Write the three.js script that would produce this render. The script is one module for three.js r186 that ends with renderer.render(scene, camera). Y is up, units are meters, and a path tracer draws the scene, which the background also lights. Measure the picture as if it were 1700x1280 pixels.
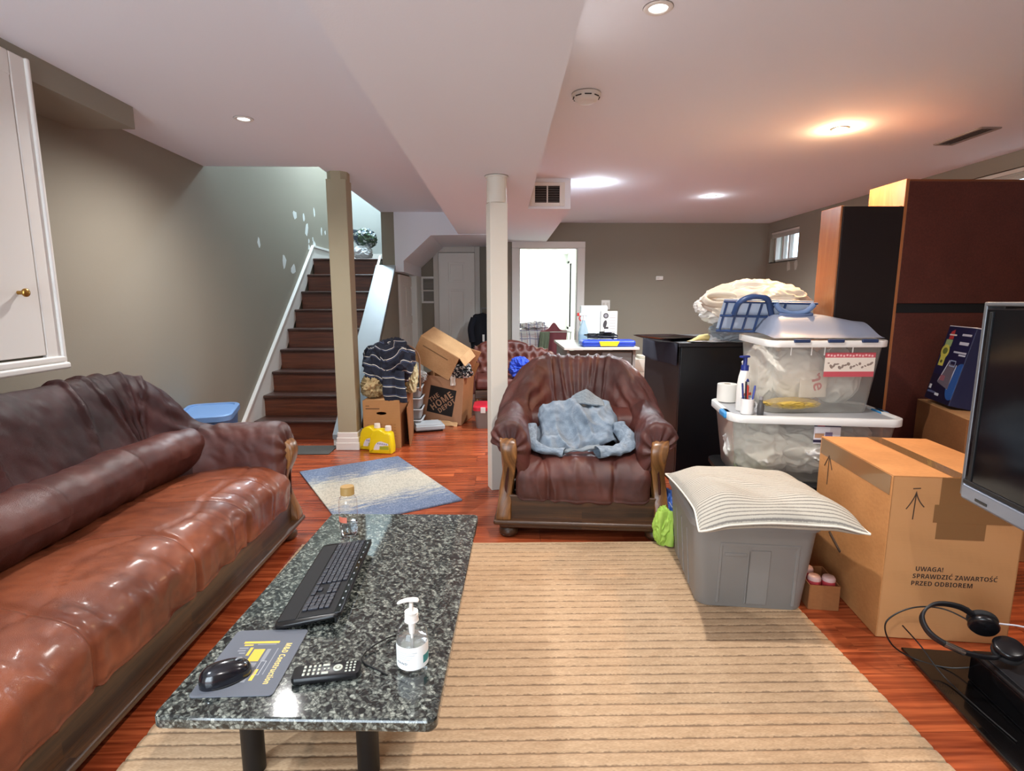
import * as THREE from 'three';
import { RoundedBoxGeometry } from 'three/addons/geometries/RoundedBoxGeometry.js';
import { mergeGeometries, mergeVertices, toCreasedNormals } from 'three/addons/utils/BufferGeometryUtils.js';
import { ImprovedNoise } from 'three/addons/math/ImprovedNoise.js';
import { RectAreaLightUniformsLib } from 'three/addons/lights/RectAreaLightUniformsLib.js';

// ---------------------------------------------------------------- camera, sky, lights, exposure
const scene = new THREE.Scene();
const camera = new THREE.PerspectiveCamera(70.83, 1700 / 1280, 0.05, 60);
camera.position.set(0, 1.3, 0);
camera.rotation.order = 'YXZ';
camera.rotation.set(-8.84 * Math.PI / 180, -1.01 * Math.PI / 180, 0);
scene.background = new THREE.Color().setRGB(2.2, 2.8, 3.4);      // pale daylight outside the basement windows
RectAreaLightUniformsLib.init();
const renderer = new THREE.WebGLRenderer({ antialias: true });
renderer.toneMapping = THREE.LinearToneMapping;
renderer.toneMappingExposure = 1.2;
renderer.shadowMap.enabled = true;
const WARM = [1, 0.95, 0.9], NEUTRAL = [1, 0.98, 0.96], COOL = [0.8, 0.92, 1], AMBER = [1, 0.62, 0.32];
// x, z, colour, intensity (cd), glow, label: the recessed ceiling lights
const DOWNLIGHTS = [
  [-1.51, -3.4, NEUTRAL, 8.5, 5, 'recessed ceiling light on the left, above the end of the long sofa'],
  [0.57, -2.15, WARM, 10, 5, 'bright recessed ceiling light cut by the top edge, right of the bulkhead'],
  [2.09, -3.52, AMBER, 8, 6, 'amber recessed ceiling light that throws an orange glow, above the wardrobes'],
  [0.86, -5.09, COOL, 17, 6, 'bluish white recessed ceiling light beside the bulkhead air register'],
  [2.13, -5.7, [0.9, 0.96, 1], 17, 5, 'small far recessed ceiling light, nearest to the little high window'],
  [-1.5, -0.5, COOL, 8, 5, 'cool white recessed ceiling light behind the viewer above the sofa'],
  [0.57, 0.6, WARM, 6, 5, 'warm recessed ceiling light behind the viewer beside the bulkhead'],
  [2.2, -0.6, WARM, 6, 5, 'warm recessed ceiling light behind the viewer above the television'],
];
const STAIR_LAMP = { color: [0.68, 0.86, 1], cd: 28 }, FAR_ROOM = { color: [0.92, 1, 0.99], nits: 10 }, PATIO = { color: [0.84, 0.93, 1], nits: 6.0 };   // daylight behind the viewer

// ---------------------------------------------------------------- helpers
let seedState = 12345;
const rnd = (a = 1, b) => { seedState = (seedState + 0x6d2b79f5) | 0; let t = Math.imul(seedState ^ (seedState >>> 15), 1 | seedState); t = (t + Math.imul(t ^ (t >>> 7), 61 | t)) ^ t; const r = ((t ^ (t >>> 14)) >>> 0) / 4294967296; return b === undefined ? r * a : a + r * (b - a); };
const PI = Math.PI, sin = Math.sin, cos = Math.cos, abs = Math.abs, min = Math.min, max = Math.max, hypot = Math.hypot, sqrt = Math.sqrt;
const clamp = (x, a = 0, b = 1) => min(b, max(a, x)), lerp = (a, b, t) => a + (b - a) * t, smooth = (a, b, x) => { const t = clamp((x - a) / (b - a)); return t * t * (3 - 2 * t); };
const perlin = new ImprovedNoise(), nz3 = (x, y, z = 0) => perlin.noise(x + 31.7, y + 17.3, z + 5.1);
const fbm = (x, y, z = 0, o = 4) => { let s = 0, a = 0.5; for (let i = 0; i < o; i++) { s += a * nz3(x, y, z + i * 7.7); x *= 2.03; y *= 2.03; z *= 2.03; a *= 0.5; } return s; };
const ridge = (x, y, z = 0) => 1 - abs(nz3(x, y, z)) * 2;
const taken = {};
function numbered(n) { const k = taken[n] = (taken[n] ?? -1) + 1; return k ? n + '_' + String(k).padStart(3, '0') : n; }
function shadowed(o) { o.castShadow = o.receiveShadow = true; return o; }
function tag(o, label, category, group, kind) { o.userData.label = label; if (category) o.userData.category = category; if (group) o.userData.group = group; if (kind) o.userData.kind = kind; return o; }
function thing(name, label, category, p = [0, 0, 0], turn = 0, group, kind) {
  const o = new THREE.Group(); o.name = numbered(name); scene.add(o); o.position.set(...p);
  if (Array.isArray(turn)) o.rotation.set(...turn); else o.rotation.y = turn;
  return tag(o, label, category, group, kind);
}
function part(parent, name, geo, m, p, r, label) {
  const o = shadowed(new THREE.Mesh(Array.isArray(geo) ? merge(geo) : geo, m)); o.name = name; parent.add(o);
  if (p) o.position.set(...p);
  if (r) o.rotation.set(...r);
  if (label) o.userData.label = label;
  return o;
}
function solo(name, label, category, geo, m, p, r, group, kind) { const o = part(scene, numbered(name), geo, m, p, r); return tag(o, label, category, group, kind); }
function merge(list) {
  const l = list.map((g) => { const n = g.index ? g.toNonIndexed() : g.clone(); for (const k of Object.keys(n.attributes)) if (!['position', 'normal', 'uv'].includes(k)) n.deleteAttribute(k); if (!n.attributes.uv) tri(n); return n; });
  return mergeGeometries(l);
}
// uv in metres by the dominant axis of each face
function tri(g, s = 1) {
  if (g.index) { const n = g.toNonIndexed(); g.index = null; g.attributes = n.attributes; }
  const p = g.attributes.position, uv = new Float32Array(p.count * 2), a = new THREE.Vector3(), b = new THREE.Vector3(), c = new THREE.Vector3();
  for (let i = 0; i < p.count; i += 3) {
    a.fromBufferAttribute(p, i); b.fromBufferAttribute(p, i + 1).sub(a); c.fromBufferAttribute(p, i + 2).sub(a); b.cross(c);
    const x = abs(b.x), y = abs(b.y), z = abs(b.z);
    for (let k = 0; k < 3; k++) {
      const X = p.getX(i + k), Y = p.getY(i + k), Z = p.getZ(i + k), o = (i + k) * 2;
      if (y >= x && y >= z) { uv[o] = X * s; uv[o + 1] = -Z * s; } else if (x >= z) { uv[o] = Z * s; uv[o + 1] = Y * s; } else { uv[o] = X * s; uv[o + 1] = Y * s; }
    }
  }
  g.setAttribute('uv', new THREE.BufferAttribute(uv, 2));
  return g;
}
const mv = (g, x = 0, y = 0, z = 0) => g.translate(x, y, z);
const box = (w, h, d, x = 0, y = 0, z = 0) => tri(new THREE.BoxGeometry(w, h, d).translate(x, y, z));
const between = (x0, x1, y0, y1, z0, z1) => box(x1 - x0, y1 - y0, z1 - z0, (x0 + x1) / 2, (y0 + y1) / 2, (z0 + z1) / 2);
const rbox = (w, h, d, r = 0.004, x = 0, y = 0, z = 0, seg = 2) => tri(new RoundedBoxGeometry(w, h, d, seg, min(r, w / 2.01, h / 2.01, d / 2.01)).translate(x, y, z));
const cyl = (r0, r1, h, x = 0, y = 0, z = 0, n = 24) => new THREE.CylinderGeometry(r1, r0, h, n).translate(x, y, z);
const lathe = (pts, n = 32) => new THREE.LatheGeometry(pts.map(([r, y]) => new THREE.Vector2(max(r, 0.0001), y)), n);
const tube = (pts, r, n = 40, m = 8, closed = false) => new THREE.TubeGeometry(new THREE.CatmullRomCurve3(pts.map((p) => new THREE.Vector3(...p)), closed), n, r, m, closed);
const rod = (a, b, r, n = 8) => { const A = new THREE.Vector3(...a), B = new THREE.Vector3(...b), d = B.clone().sub(A), g = new THREE.CylinderGeometry(r, r, d.length(), n); g.applyQuaternion(new THREE.Quaternion().setFromUnitVectors(new THREE.Vector3(0, 1, 0), d.normalize())); return g.translate((A.x + B.x) / 2, (A.y + B.y) / 2, (A.z + B.z) / 2); };
function poly(pts) { const s = new THREE.Shape(); pts.forEach(([x, y], i) => i ? s.lineTo(x, y) : s.moveTo(x, y)); return s; }
// shape in x, y pushed along z from z0 to z1
function slab(shape, z0, z1, bevel = 0, curve = 12) {
  const b = bevel, g = new THREE.ExtrudeGeometry(Array.isArray(shape) ? poly(shape) : shape, { depth: z1 - z0 - 2 * b, bevelEnabled: b > 0, bevelSize: b, bevelThickness: b, bevelOffset: -b, bevelSegments: 2, curveSegments: curve });
  return tri(g.translate(0, 0, z0 + b));
}
const plan = (shape, y0, y1, bevel = 0, curve = 12) => tri(slab(shape, y0, y1, bevel, curve).rotateX(-PI / 2));   // shape in (x, -z), raised from y0 to y1
const side = (pts, x0, x1, bevel = 0) => { const g = slab(pts.map(([z, y]) => [-z, y]), x0, x1, bevel); g.rotateY(PI / 2); return tri(g); };       // outline in (z, y), pushed along x
function roundRect(w, d, r, x = 0, y = 0) {
  const s = new THREE.Shape(), a = w / 2, b = d / 2; s.moveTo(x - a + r, y - b); s.lineTo(x + a - r, y - b); s.absarc(x + a - r, y - b + r, r, -PI / 2, 0); s.lineTo(x + a, y + b - r); s.absarc(x + a - r, y + b - r, r, 0, PI / 2);
  s.lineTo(x - a + r, y + b); s.absarc(x - a + r, y + b - r, r, PI / 2, PI); s.lineTo(x - a, y - b + r); s.absarc(x - a + r, y - b + r, r, PI, 1.5 * PI); return s;
}
// grid surface: f(u, v) -> [x, y, z]; disp(u, v, x, y, z) moves it along its normal
function grid(f, nu, nv, { disp, closeU = false, uvScale = [1, 1], flip = false } = {}) {
  const P = [], U = [], I = [];
  for (let i = 0; i <= nu; i++) for (let j = 0; j <= nv; j++) { P.push(...f(i / nu, j / nv)); U.push(i / nu * uvScale[0], j / nv * uvScale[1]); }
  for (let i = 0; i < nu; i++) for (let j = 0; j < nv; j++) { const a = i * (nv + 1) + j, b = a + nv + 1; flip ? I.push(a, a + 1, b, b, a + 1, b + 1) : I.push(a, b, a + 1, b, b + 1, a + 1); }
  const g = new THREE.BufferGeometry(); g.setAttribute('position', new THREE.Float32BufferAttribute(P, 3)); g.setAttribute('uv', new THREE.Float32BufferAttribute(U, 2)); g.setIndex(I); g.computeVertexNormals();
  const weld = () => { if (!closeU) return; const n = g.attributes.normal; for (let j = 0; j <= nv; j++) { const a = j, b = nu * (nv + 1) + j, v = new THREE.Vector3(n.getX(a) + n.getX(b), n.getY(a) + n.getY(b), n.getZ(a) + n.getZ(b)).normalize(); n.setXYZ(a, v.x, v.y, v.z); n.setXYZ(b, v.x, v.y, v.z); } };
  weld();
  if (disp) {
    const p = g.attributes.position, n = g.attributes.normal;
    for (let i = 0; i <= nu; i++) for (let j = 0; j <= nv; j++) { const k = i * (nv + 1) + j, x = p.getX(k), y = p.getY(k), z = p.getZ(k), d = disp(i / nu, j / nv, x, y, z); p.setXYZ(k, x + n.getX(k) * d, y + n.getY(k) * d, z + n.getZ(k) * d); }
    g.computeVertexNormals(); weld();
  }
  return g;
}
// a cloth: the grid with a thickness, closed at its edges
function cloth(f, nu, nv, t = 0.006, opts = {}) {
  const a = grid(f, nu, nv, opts), p = a.attributes.position, n = a.attributes.normal, N = p.count, P = [...p.array], U = [...a.attributes.uv.array], I = [...a.index.array];
  for (let i = 0; i < N; i++) { P.push(p.getX(i) - n.getX(i) * t, p.getY(i) - n.getY(i) * t, p.getZ(i) - n.getZ(i) * t); U.push(a.attributes.uv.getX(i), a.attributes.uv.getY(i)); }
  for (let i = 0; i < a.index.count; i += 3) I.push(N + a.index.getX(i), N + a.index.getX(i + 2), N + a.index.getX(i + 1));
  const edge = (x, y) => I.push(x, N + x, y, y, N + x, N + y), W = nv + 1;
  for (let j = 0; j < nv; j++) { edge(j + 1, j); edge(nu * W + j, nu * W + j + 1); }
  for (let i = 0; i < nu; i++) { edge(i * W, (i + 1) * W); edge((i + 1) * W + nv, i * W + nv); }
  const g = new THREE.BufferGeometry(); g.setAttribute('position', new THREE.Float32BufferAttribute(P, 3)); g.setAttribute('uv', new THREE.Float32BufferAttribute(U, 2)); g.setIndex(I); g.computeVertexNormals();
  return g;
}
// a crumpled lump (bag, heap of cloth): a folded ball standing on y = 0
function lump(rx, ry, rz, seed = 1, amp = 0.2, freq = 2.2, n = 5, fine = 0.3) {
  const g = mergeVertices(new THREE.IcosahedronGeometry(1, n * 5).deleteAttribute('uv').deleteAttribute('normal')), p = g.attributes.position, v = new THREE.Vector3();
  for (let i = 0; i < p.count; i++) {
    v.fromBufferAttribute(p, i); const s = seed * 13.7, w = nz3(v.x * 1.3 + s, v.y * 1.3, v.z * 1.3) * 0.8;
    let k = 1 + amp * (ridge(v.x * freq + s + w, v.y * freq + w, v.z * freq) - 0.55) * 0.9 + amp * fine * ridge(v.x * freq * 2.3 + s, v.y * freq * 2.3 + w * 2, v.z * freq * 2.3) - amp * 0.2 + amp * nz3(v.x * 1.1 + s, v.y * 1.1 + 4, v.z * 1.1);
    v.multiplyScalar(k); p.setXYZ(i, v.x * rx, max(v.y * 0.5 + 0.5, 0.03 * (1 + nz3(v.x * 3, v.z * 3, s))) * ry, v.z * rz);
  }
  g.computeVertexNormals(); return tri(g.toNonIndexed());
}
function creased(g, a = 0.6) { return toCreasedNormals(g, a); }

// ---------------------------------------------------------------- textures
const wrapNoise = (N, seed) => { const r = new Float32Array(N * N); let s = seed * 9301 + 7; for (let i = 0; i < r.length; i++) { s = (Math.imul(s, 1664525) + 1013904223) | 0; r[i] = (s >>> 8) / 16777216; } return (x, y) => { const X = Math.floor(x), Y = Math.floor(y), fx = x - X, fy = y - Y, u = fx * fx * (3 - 2 * fx), v = fy * fy * (3 - 2 * fy), a = ((X % N) + N) % N, b = (a + 1) % N, c = ((Y % N) + N) % N, d = (c + 1) % N; return lerp(lerp(r[c * N + a], r[c * N + b], u), lerp(r[d * N + a], r[d * N + b], u), v); }; };
// f(u, v) in 0..1 gives [r, g, b] in 0..255 or one value; size in metres
function texture(w, h, f, sizeX, sizeY = sizeX, srgb = true) {
  const d = new Uint8Array(w * h * 4);
  for (let y = 0; y < h; y++) for (let x = 0; x < w; x++) { const c = f(x / w, y / h), i = (y * w + x) * 4; for (let k = 0; k < 3; k++) d[i + k] = clamp(c.length ? c[k] : c, 0, 255); d[i + 3] = 255; }
  const t = new THREE.DataTexture(d, w, h, THREE.RGBAFormat); t.wrapS = t.wrapT = THREE.RepeatWrapping; t.magFilter = THREE.LinearFilter; t.minFilter = THREE.LinearMipmapLinearFilter; t.generateMipmaps = true;
  if (srgb) t.colorSpace = THREE.SRGBColorSpace; t.repeat.set(1 / sizeX, 1 / sizeY); t.needsUpdate = true; return t;
}
function canvas(w, h, draw) { const c = document.createElement('canvas'); c.width = w; c.height = h; const x = c.getContext('2d'); draw(x, w, h); const t = new THREE.CanvasTexture(c); t.colorSpace = THREE.SRGBColorSpace; return t; }
const mix3 = (a, b, t) => [lerp(a[0], b[0], t), lerp(a[1], b[1], t), lerp(a[2], b[2], t)];
const M = (color, roughness = 0.6, extra = {}) => new THREE.MeshPhysicalMaterial({ color, roughness, ...extra });
const MT = (map, roughness = 0.6, extra = {}) => new THREE.MeshPhysicalMaterial({ map, roughness, ...extra });
const n8 = wrapNoise(8, 1), n16 = wrapNoise(16, 2), n32 = wrapNoise(32, 3), n64 = wrapNoise(64, 4), n128 = wrapNoise(128, 5), n4 = wrapNoise(4, 6);

// wood grain running along u
function woodTexture(w, h, dark, light, sx, sy, stretch = 8, contrast = 1) {
  return texture(w, h, (u, v) => {
    const bend = (n8(u * 8 / 2, v * 8) - 0.5) * 0.12, g = n64(u * 64 / 16, (v + bend) * 64), g2 = n128(u * 128 / 16, v * 128), band = n16(u * 16 / 8, (v + bend) * 16), pore = n128(u * 128 / 4, v * 128);
    return mix3(dark, light, clamp(0.5 + contrast * ((g - 0.5) * 0.5 + (g2 - 0.5) * 0.35 + (band - 0.5) * 0.8 - (pore > 0.8 ? 0.18 : 0))));
  }, sx, sy);
}
// cracked cells for leather and stone
function cells(N, seed) {
  const pts = []; let s = seed * 77 + 5; const r = () => { s = (Math.imul(s, 1664525) + 1013904223) | 0; return (s >>> 8) / 16777216; };
  for (let i = 0; i < N * N; i++) pts.push([r(), r(), r()]);
  return (u, v) => { const x = u * N, y = v * N, X = Math.floor(x), Y = Math.floor(y); let d1 = 9, d2 = 9, id = 0; for (let j = -1; j <= 1; j++) for (let i = -1; i <= 1; i++) { const a = ((X + i) % N + N) % N, b = ((Y + j) % N + N) % N, p = pts[b * N + a], d = hypot(X + i + p[0] - x, Y + j + p[1] - y); if (d < d1) { d2 = d1; d1 = d; id = p[2]; } else if (d < d2) d2 = d; } return [d1, d2, id]; };
}
const cellA = cells(40, 3), cellB = cells(64, 9), cellC = cells(90, 4);
const leatherBump = texture(512, 512, (u, v) => { const [a, b] = cellA(u + (n16(u * 16, v * 16) - 0.5) * 0.02, v + (n16(u * 16 + 5, v * 16) - 0.5) * 0.02), c = cellB(u, v), wr = abs(n8(u * 8, v * 8) - 0.5) < 0.02 ? 60 : 0; return 255 * clamp((b - a) * 1.6) * 0.6 + 80 * clamp((c[1] - c[0]) * 2) - wr; }, 0.16, 0.16, false);
const leatherTexture = (base, worn) => texture(256, 256, (u, v) => { const a = n4(u * 4, v * 4) * 0.5 + n8(u * 8, v * 8) * 0.3 + n32(u * 32, v * 32) * 0.2; return mix3(base, worn, clamp((a - 0.35) * 2.2)); }, 0.9);
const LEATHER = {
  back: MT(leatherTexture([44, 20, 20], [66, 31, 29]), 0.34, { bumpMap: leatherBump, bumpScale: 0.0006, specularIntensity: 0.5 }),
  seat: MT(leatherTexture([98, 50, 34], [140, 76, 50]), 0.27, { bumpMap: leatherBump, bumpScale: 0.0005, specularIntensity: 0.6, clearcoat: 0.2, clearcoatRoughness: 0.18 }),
  lumbar: MT(leatherTexture([66, 34, 30], [92, 52, 44]), 0.34, { bumpMap: leatherBump, bumpScale: 0.0006, specularIntensity: 0.65 }),
  arm: MT(leatherTexture([66, 35, 31], [94, 51, 43]), 0.35, { bumpMap: leatherBump, bumpScale: 0.0006, specularIntensity: 0.9 }),
  chairBack: MT(leatherTexture([60, 31, 28], [88, 48, 42]), 0.3, { bumpMap: leatherBump, bumpScale: 0.0006, specularIntensity: 0.65 }),
};
const oakTex = woodTexture(512, 256, [92, 58, 28], [158, 108, 58], 0.6, 0.25);
const OAK = MT(oakTex, 0.35, { clearcoat: 0.3, clearcoatRoughness: 0.3 });
const OAKDARK = MT(woodTexture(512, 256, [44, 26, 14], [92, 58, 30], 0.6, 0.25), 0.4, { clearcoat: 0.25, clearcoatRoughness: 0.35 });
const cherryTex = texture(1024, 512, (u, v) => {
  const bend = (n8(u * 8 / 2, v * 8) - 0.5) * 0.1, g = n64(u * 64 / 16, (v + bend) * 64), g2 = n128(u * 128 / 8, v * 128), strip = Math.floor(v * 6), shift = [0.1, 0.62, 0.3, 0.85, 0.45, 0][strip], blk = Math.floor((u + shift) * 3), tone = n32(blk * 3.1 + strip * 7, strip * 5 + 0.5);
  return mix3([122, 50, 27], [194, 98, 56], clamp(0.25 + (tone - 0.5) * 0.7 + (g - 0.5) * 0.9 + (g2 - 0.5) * 0.4 + (n4(u * 4, v * 4) - 0.5) * 0.4 + 0.2));
}, 1.2, 0.57);
const CHERRY = [0, 1, 2].map((i) => { const m = MT(cherryTex, 0.27, { clearcoat: 0.4, clearcoatRoughness: 0.25 }); m.color.setRGB(...[[1, 0.98, 0.96], [0.9, 0.86, 0.84], [1.0, 1.0, 1.02]][i]); return m; });
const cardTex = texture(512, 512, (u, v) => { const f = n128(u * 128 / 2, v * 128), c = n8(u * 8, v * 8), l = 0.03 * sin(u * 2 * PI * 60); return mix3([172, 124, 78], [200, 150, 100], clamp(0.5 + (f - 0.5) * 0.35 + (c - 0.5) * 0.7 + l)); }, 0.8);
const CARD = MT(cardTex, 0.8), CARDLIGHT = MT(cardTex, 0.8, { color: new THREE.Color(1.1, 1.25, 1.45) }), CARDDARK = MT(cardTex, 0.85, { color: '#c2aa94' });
const graniteTex = texture(1024, 1024, (u, v) => {
  const w = (n32(u * 32, v * 32) - 0.5) * 0.03, [a, b, id] = cellB(u + w, v - w), [c, d, id2] = cellC(u - w, v + w), n = n128(u * 128, v * 128);
  let t = id < 0.46 ? 0.06 : id < 0.74 ? 0.45 : 0.8; t = lerp(t, id2 < 0.5 ? 0.05 : id2 < 0.8 ? 0.42 : 0.72, 0.45); t *= clamp(0.5 + (b - a) * 1.6); t += (n - 0.5) * 0.14;
  return mix3([26, 29, 29], [168, 172, 160], clamp(t * 1.15));
}, 0.62);
const GRANITE = MT(graniteTex, 0.07, { specularIntensity: 1, clearcoat: 0.5, clearcoatRoughness: 0.04 });
const paintBump = texture(256, 256, (u, v) => 120 + 60 * n128(u * 128, v * 128) + 40 * n64(u * 64, v * 64), 0.35, 0.35, false);
const WALL = M('#8e8779', 0.85, { bumpMap: paintBump, bumpScale: 0.0006 }), CEIL = M('#e9ecf3', 0.92, { bumpMap: paintBump, bumpScale: 0.0005 });
const WHITE = M('#e4e0da', 0.45), WHITEDULL = M('#d2cdc4', 0.6), CREAM = M('#d9d1bd', 0.5), COLUMN = M('#a59a80', 0.8, { bumpMap: paintBump, bumpScale: 0.0006 });
const BLACK = M('#0b0b0d', 0.4), BLACKGLOSS = M('#08080a', 0.12), BLACKMATT = M('#121214', 0.75), CHROME = M('#b9b9b6', 0.25, { metalness: 1 }), BRASS = M('#b08a4a', 0.3, { metalness: 1 }), GREYMETAL = M('#8b8d90', 0.4, { metalness: 0.8 });
const CLEAR = M('#fbfaf7', 0.32, { transmission: 0.93, thickness: 0, specularIntensity: 0.7 }), CLEARRIM = M('#e9e8e4', 0.35), GLASS = M('#ffffff', 0.03, { transmission: 1, thickness: 0, ior: 1.5 });
const BAGWHITE = M('#f2efe9', 0.4), BAGCREAM = M('#ece1d0', 0.38), BAGGREY = M('#cfcdc9', 0.45);
// ---------------------------------------------------------------- the setting
const struct = (name, label, category, geo, m) => { const o = part(scene, name, geo, m); return tag(o, label, category, null, 'structure'); };
const XL = -2.36, XR = 3.66, CEILY = 2.355, ZF = -7.62, ZH = -8.2, ZN = 1.4;

{ // floor: a sub-floor and laminate boards laid across the room
  const f = thing('floor', 'glossy cherry red laminate floor of the basement room', 'floor', [0, 0, 0], 0, null, 'structure');
  part(f, 'subfloor', between(XL - 0.1, XR + 0.1, -0.14, -0.0115, -8.4, ZN + 0.1), M('#2a140c', 0.9));
  let n = 0;
  for (let z = ZN, row = 0; z > ZH; z -= 0.19, row++) {
    const z0 = max(z - 0.19, ZH) + 0.0009, z1 = z - 0.0009;
    let x = XL - rnd(0.15, 1.1);
    while (x < XR) {
      const a = max(x, XL) + 0.0009, b = min(x + 1.2, XR) - 0.0009; x += 1.2;
      if (b - a < 0.06) continue;
      if (z < ZF && a > 0.05) continue;
      const g = box(b - a, 0.011, z1 - z0), uv = g.attributes.uv, du = rnd(1.2), dv = Math.floor(rnd(3)) * 0.19;
      for (let i = 0; i < uv.count; i++) uv.setXY(i, uv.getX(i) + du, uv.getY(i) + dv + 0.095);
      part(f, 'plank', g, CHERRY[n++ % 3], [(a + b) / 2, -0.0055, (z0 + z1) / 2]);
    }
  }
  const far = thing('floor_far_room', 'pale floor of the bright room beyond the open doorway', 'floor', [0, 0, 0], 0, null, 'structure');
  part(far, 'floor_surface', between(-1.3, 1.7, -0.14, 0, -12.3, ZF), M('#b7ab9c', 0.6));
}
{ // left wall with white filler patches
  const w = thing('wall_left', 'olive taupe wall on the left, running up beside the stairs', 'wall', [0, 0, 0], 0, null, 'structure');
  part(w, 'wall_surface', between(XL - 0.12, XL, -0.1, 4.7, -8.3, ZN + 0.1), WALL);
  const plaster = M('#d9dcda', 0.9);
  // y, z, height, width, lean of each patch of filler
  for (const [y, z, h, d, a] of [[2.27, -6.45, 0.1, 0.13, 0.2], [2.28, -6.72, 0.1, 0.08, -0.2], [2.16, -6.8, 0.2, 0.09, 0.3], [2.2, -7.35, 0.12, 0.05, 0.1], [2.2, -7.5, 0.07, 0.05, 0], [2.02, -6.85, 0.06, 0.05, 0], [1.98, -7.05, 0.15, 0.1, -0.3], [1.94, -7.2, 0.1, 0.08, 0.2], [1.95, -6.85, 0.08, 0.08, 0], [2.06, -7.0, 0.06, 0.05, 0], [1.86, -5.45, 0.1, 0.06, 0], [1.72, -6.05, 0.18, 0.1, 0.2], [1.66, -6.3, 0.1, 0.16, -0.4], [2.4, -7.1, 0.12, 0.06, 0]]) {
    const pts = []; for (let i = 0; i < 9; i++) { const t = i / 9 * 2 * PI, k = rnd(0.65, 1.15); const zz = cos(t) * d / 2 * k, yy = sin(t) * h / 2 * k; pts.push([zz * cos(a) - yy * sin(a) + z, yy * cos(a) + zz * sin(a) + y]); }
    part(w, 'filler_patch', side(pts, XL - 0.001, XL + 0.002), plaster);
  }
  part(w, 'baseboard', merge([between(XL, XL + 0.016, 0, 0.1, -4.7, ZN)]), WHITE);
}
{ // dropped box along the left wall, painted like it
  struct('soffit', 'dark taupe boxed soffit under the ceiling along the left wall', 'soffit', between(XL, -2.03, 2.24, CEILY, -3.22, ZN), WALL);
}
{ // ceiling, open above the stairs
  const holes = [between(-1.455, XR + 0.12, CEILY, 2.5, ZF - 0.7, ZN + 0.1), between(XL - 0.12, -1.455, CEILY, 2.5, -4.55, ZN + 0.1)];
  struct('ceiling', 'smooth white painted basement ceiling', 'ceiling', merge(holes), CEIL);
  // dropped duct box
  const pts = [[-0.53, ZN], [0.225, ZN], [0.225, -4.93], [0.60, -4.93], [0.60, ZF], [-0.1, ZF], [-0.1, -6.75], [-0.53, -6.75]];
  struct('bulkhead', 'white boxed duct bulkhead running down the middle of the ceiling', 'bulkhead', plan(pts.map(([x, z]) => [x, -z]), 2.1, CEILY), CEIL);
}
{ // stairwell above the ceiling
  const g = [between(XL - 0.12, -1.4, 2.5, 4.7, -4.55, -4.43), between(-1.455, -1.335, 2.5, 4.7, -8.3, -4.43), between(XL - 0.12, -1.33, 0, 4.7, -8.12, -8.0), between(XL - 0.12, -1.33, 4.7, 4.8, -8.3, -4.43)];
  struct('wall_stairwell', 'pale green grey walls of the stairwell at the top of the stairs', 'wall', merge(g), M('#a9aca8', 0.85));
  // wall between the stairs and the hall, sloping down with the stairs
  struct('wall_stair_side', 'taupe wall end and low sloping wall on the right of the stairs', 'wall', side([[-4.86, 0], [-4.86, 0.05], [-6.76, 1.66], [-6.76, CEILY], [-8.2, CEILY], [-8.2, 0]], -1.455, -1.3), WALL);
}
{ // hall under the upper flight
  const face = [[-1.3, CEILY], [-0.1, CEILY], [-0.1, 2.095], [-0.86, 2.085], [-1.2, 1.78], [-1.2, 1.655], [-1.3, 1.655]];
  struct('soffit_hall', 'white boxed soffit with a sloping corner over the hall doors', 'soffit', merge([slab(face, ZH - 0.06, -6.75), between(-1.299, -1.196, 1.652, 1.782, ZH + 0.001, -6.752)]), CEIL);
  struct('wall_hall', 'dark taupe end wall and return of the short hall behind the boxes', 'wall', merge([between(-1.5, 0.06, -0.1, 2.41, ZH - 0.12, ZH), between(-0.101, 0.03, 0, 2.4, ZH, ZF - 0.1205)]), WALL);
}
{ // far wall with the doorway
  const s = poly([[-0.1, 0], [0.24, 0], [0.24, 2.02], [1.03, 2.02], [1.03, 0], [XR, 0], [XR, CEILY], [-0.1, CEILY]]);
  struct('wall_far', 'taupe far wall with an open doorway and small white switches', 'wall', slab(s, ZF - 0.12, ZF), WALL);
  const d = thing('trim_1', 'white casing around the open doorway to the bright room', 'door casing', [0, 0, 0], 0, null, 'structure');
  const prof = (w) => [[0, 0], [w, 0], [w, 0.012], [w * 0.85, 0.018], [w * 0.3, 0.014], [0.004, 0.01]];
  part(d, 'casing_left', rbox(0.105, 2.02, 0.02, 0.006, 0.185, 1.01, ZF + 0.01), WHITE);
  part(d, 'casing_right', rbox(0.105, 2.02, 0.02, 0.006, 1.085, 1.01, ZF + 0.01), WHITE);
  part(d, 'casing_head', rbox(1.005, 0.085, 0.024, 0.006, 0.635, 2.0625, ZF + 0.012), WHITE);
  part(d, 'jamb', merge([between(0.225, 0.245, 0, 2.02, ZF - 0.13, ZF), between(1.025, 1.045, 0, 2.02, ZF - 0.13, ZF), between(0.225, 1.045, 2.01, 2.03, ZF - 0.13, ZF)]), WHITE);
}
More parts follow.
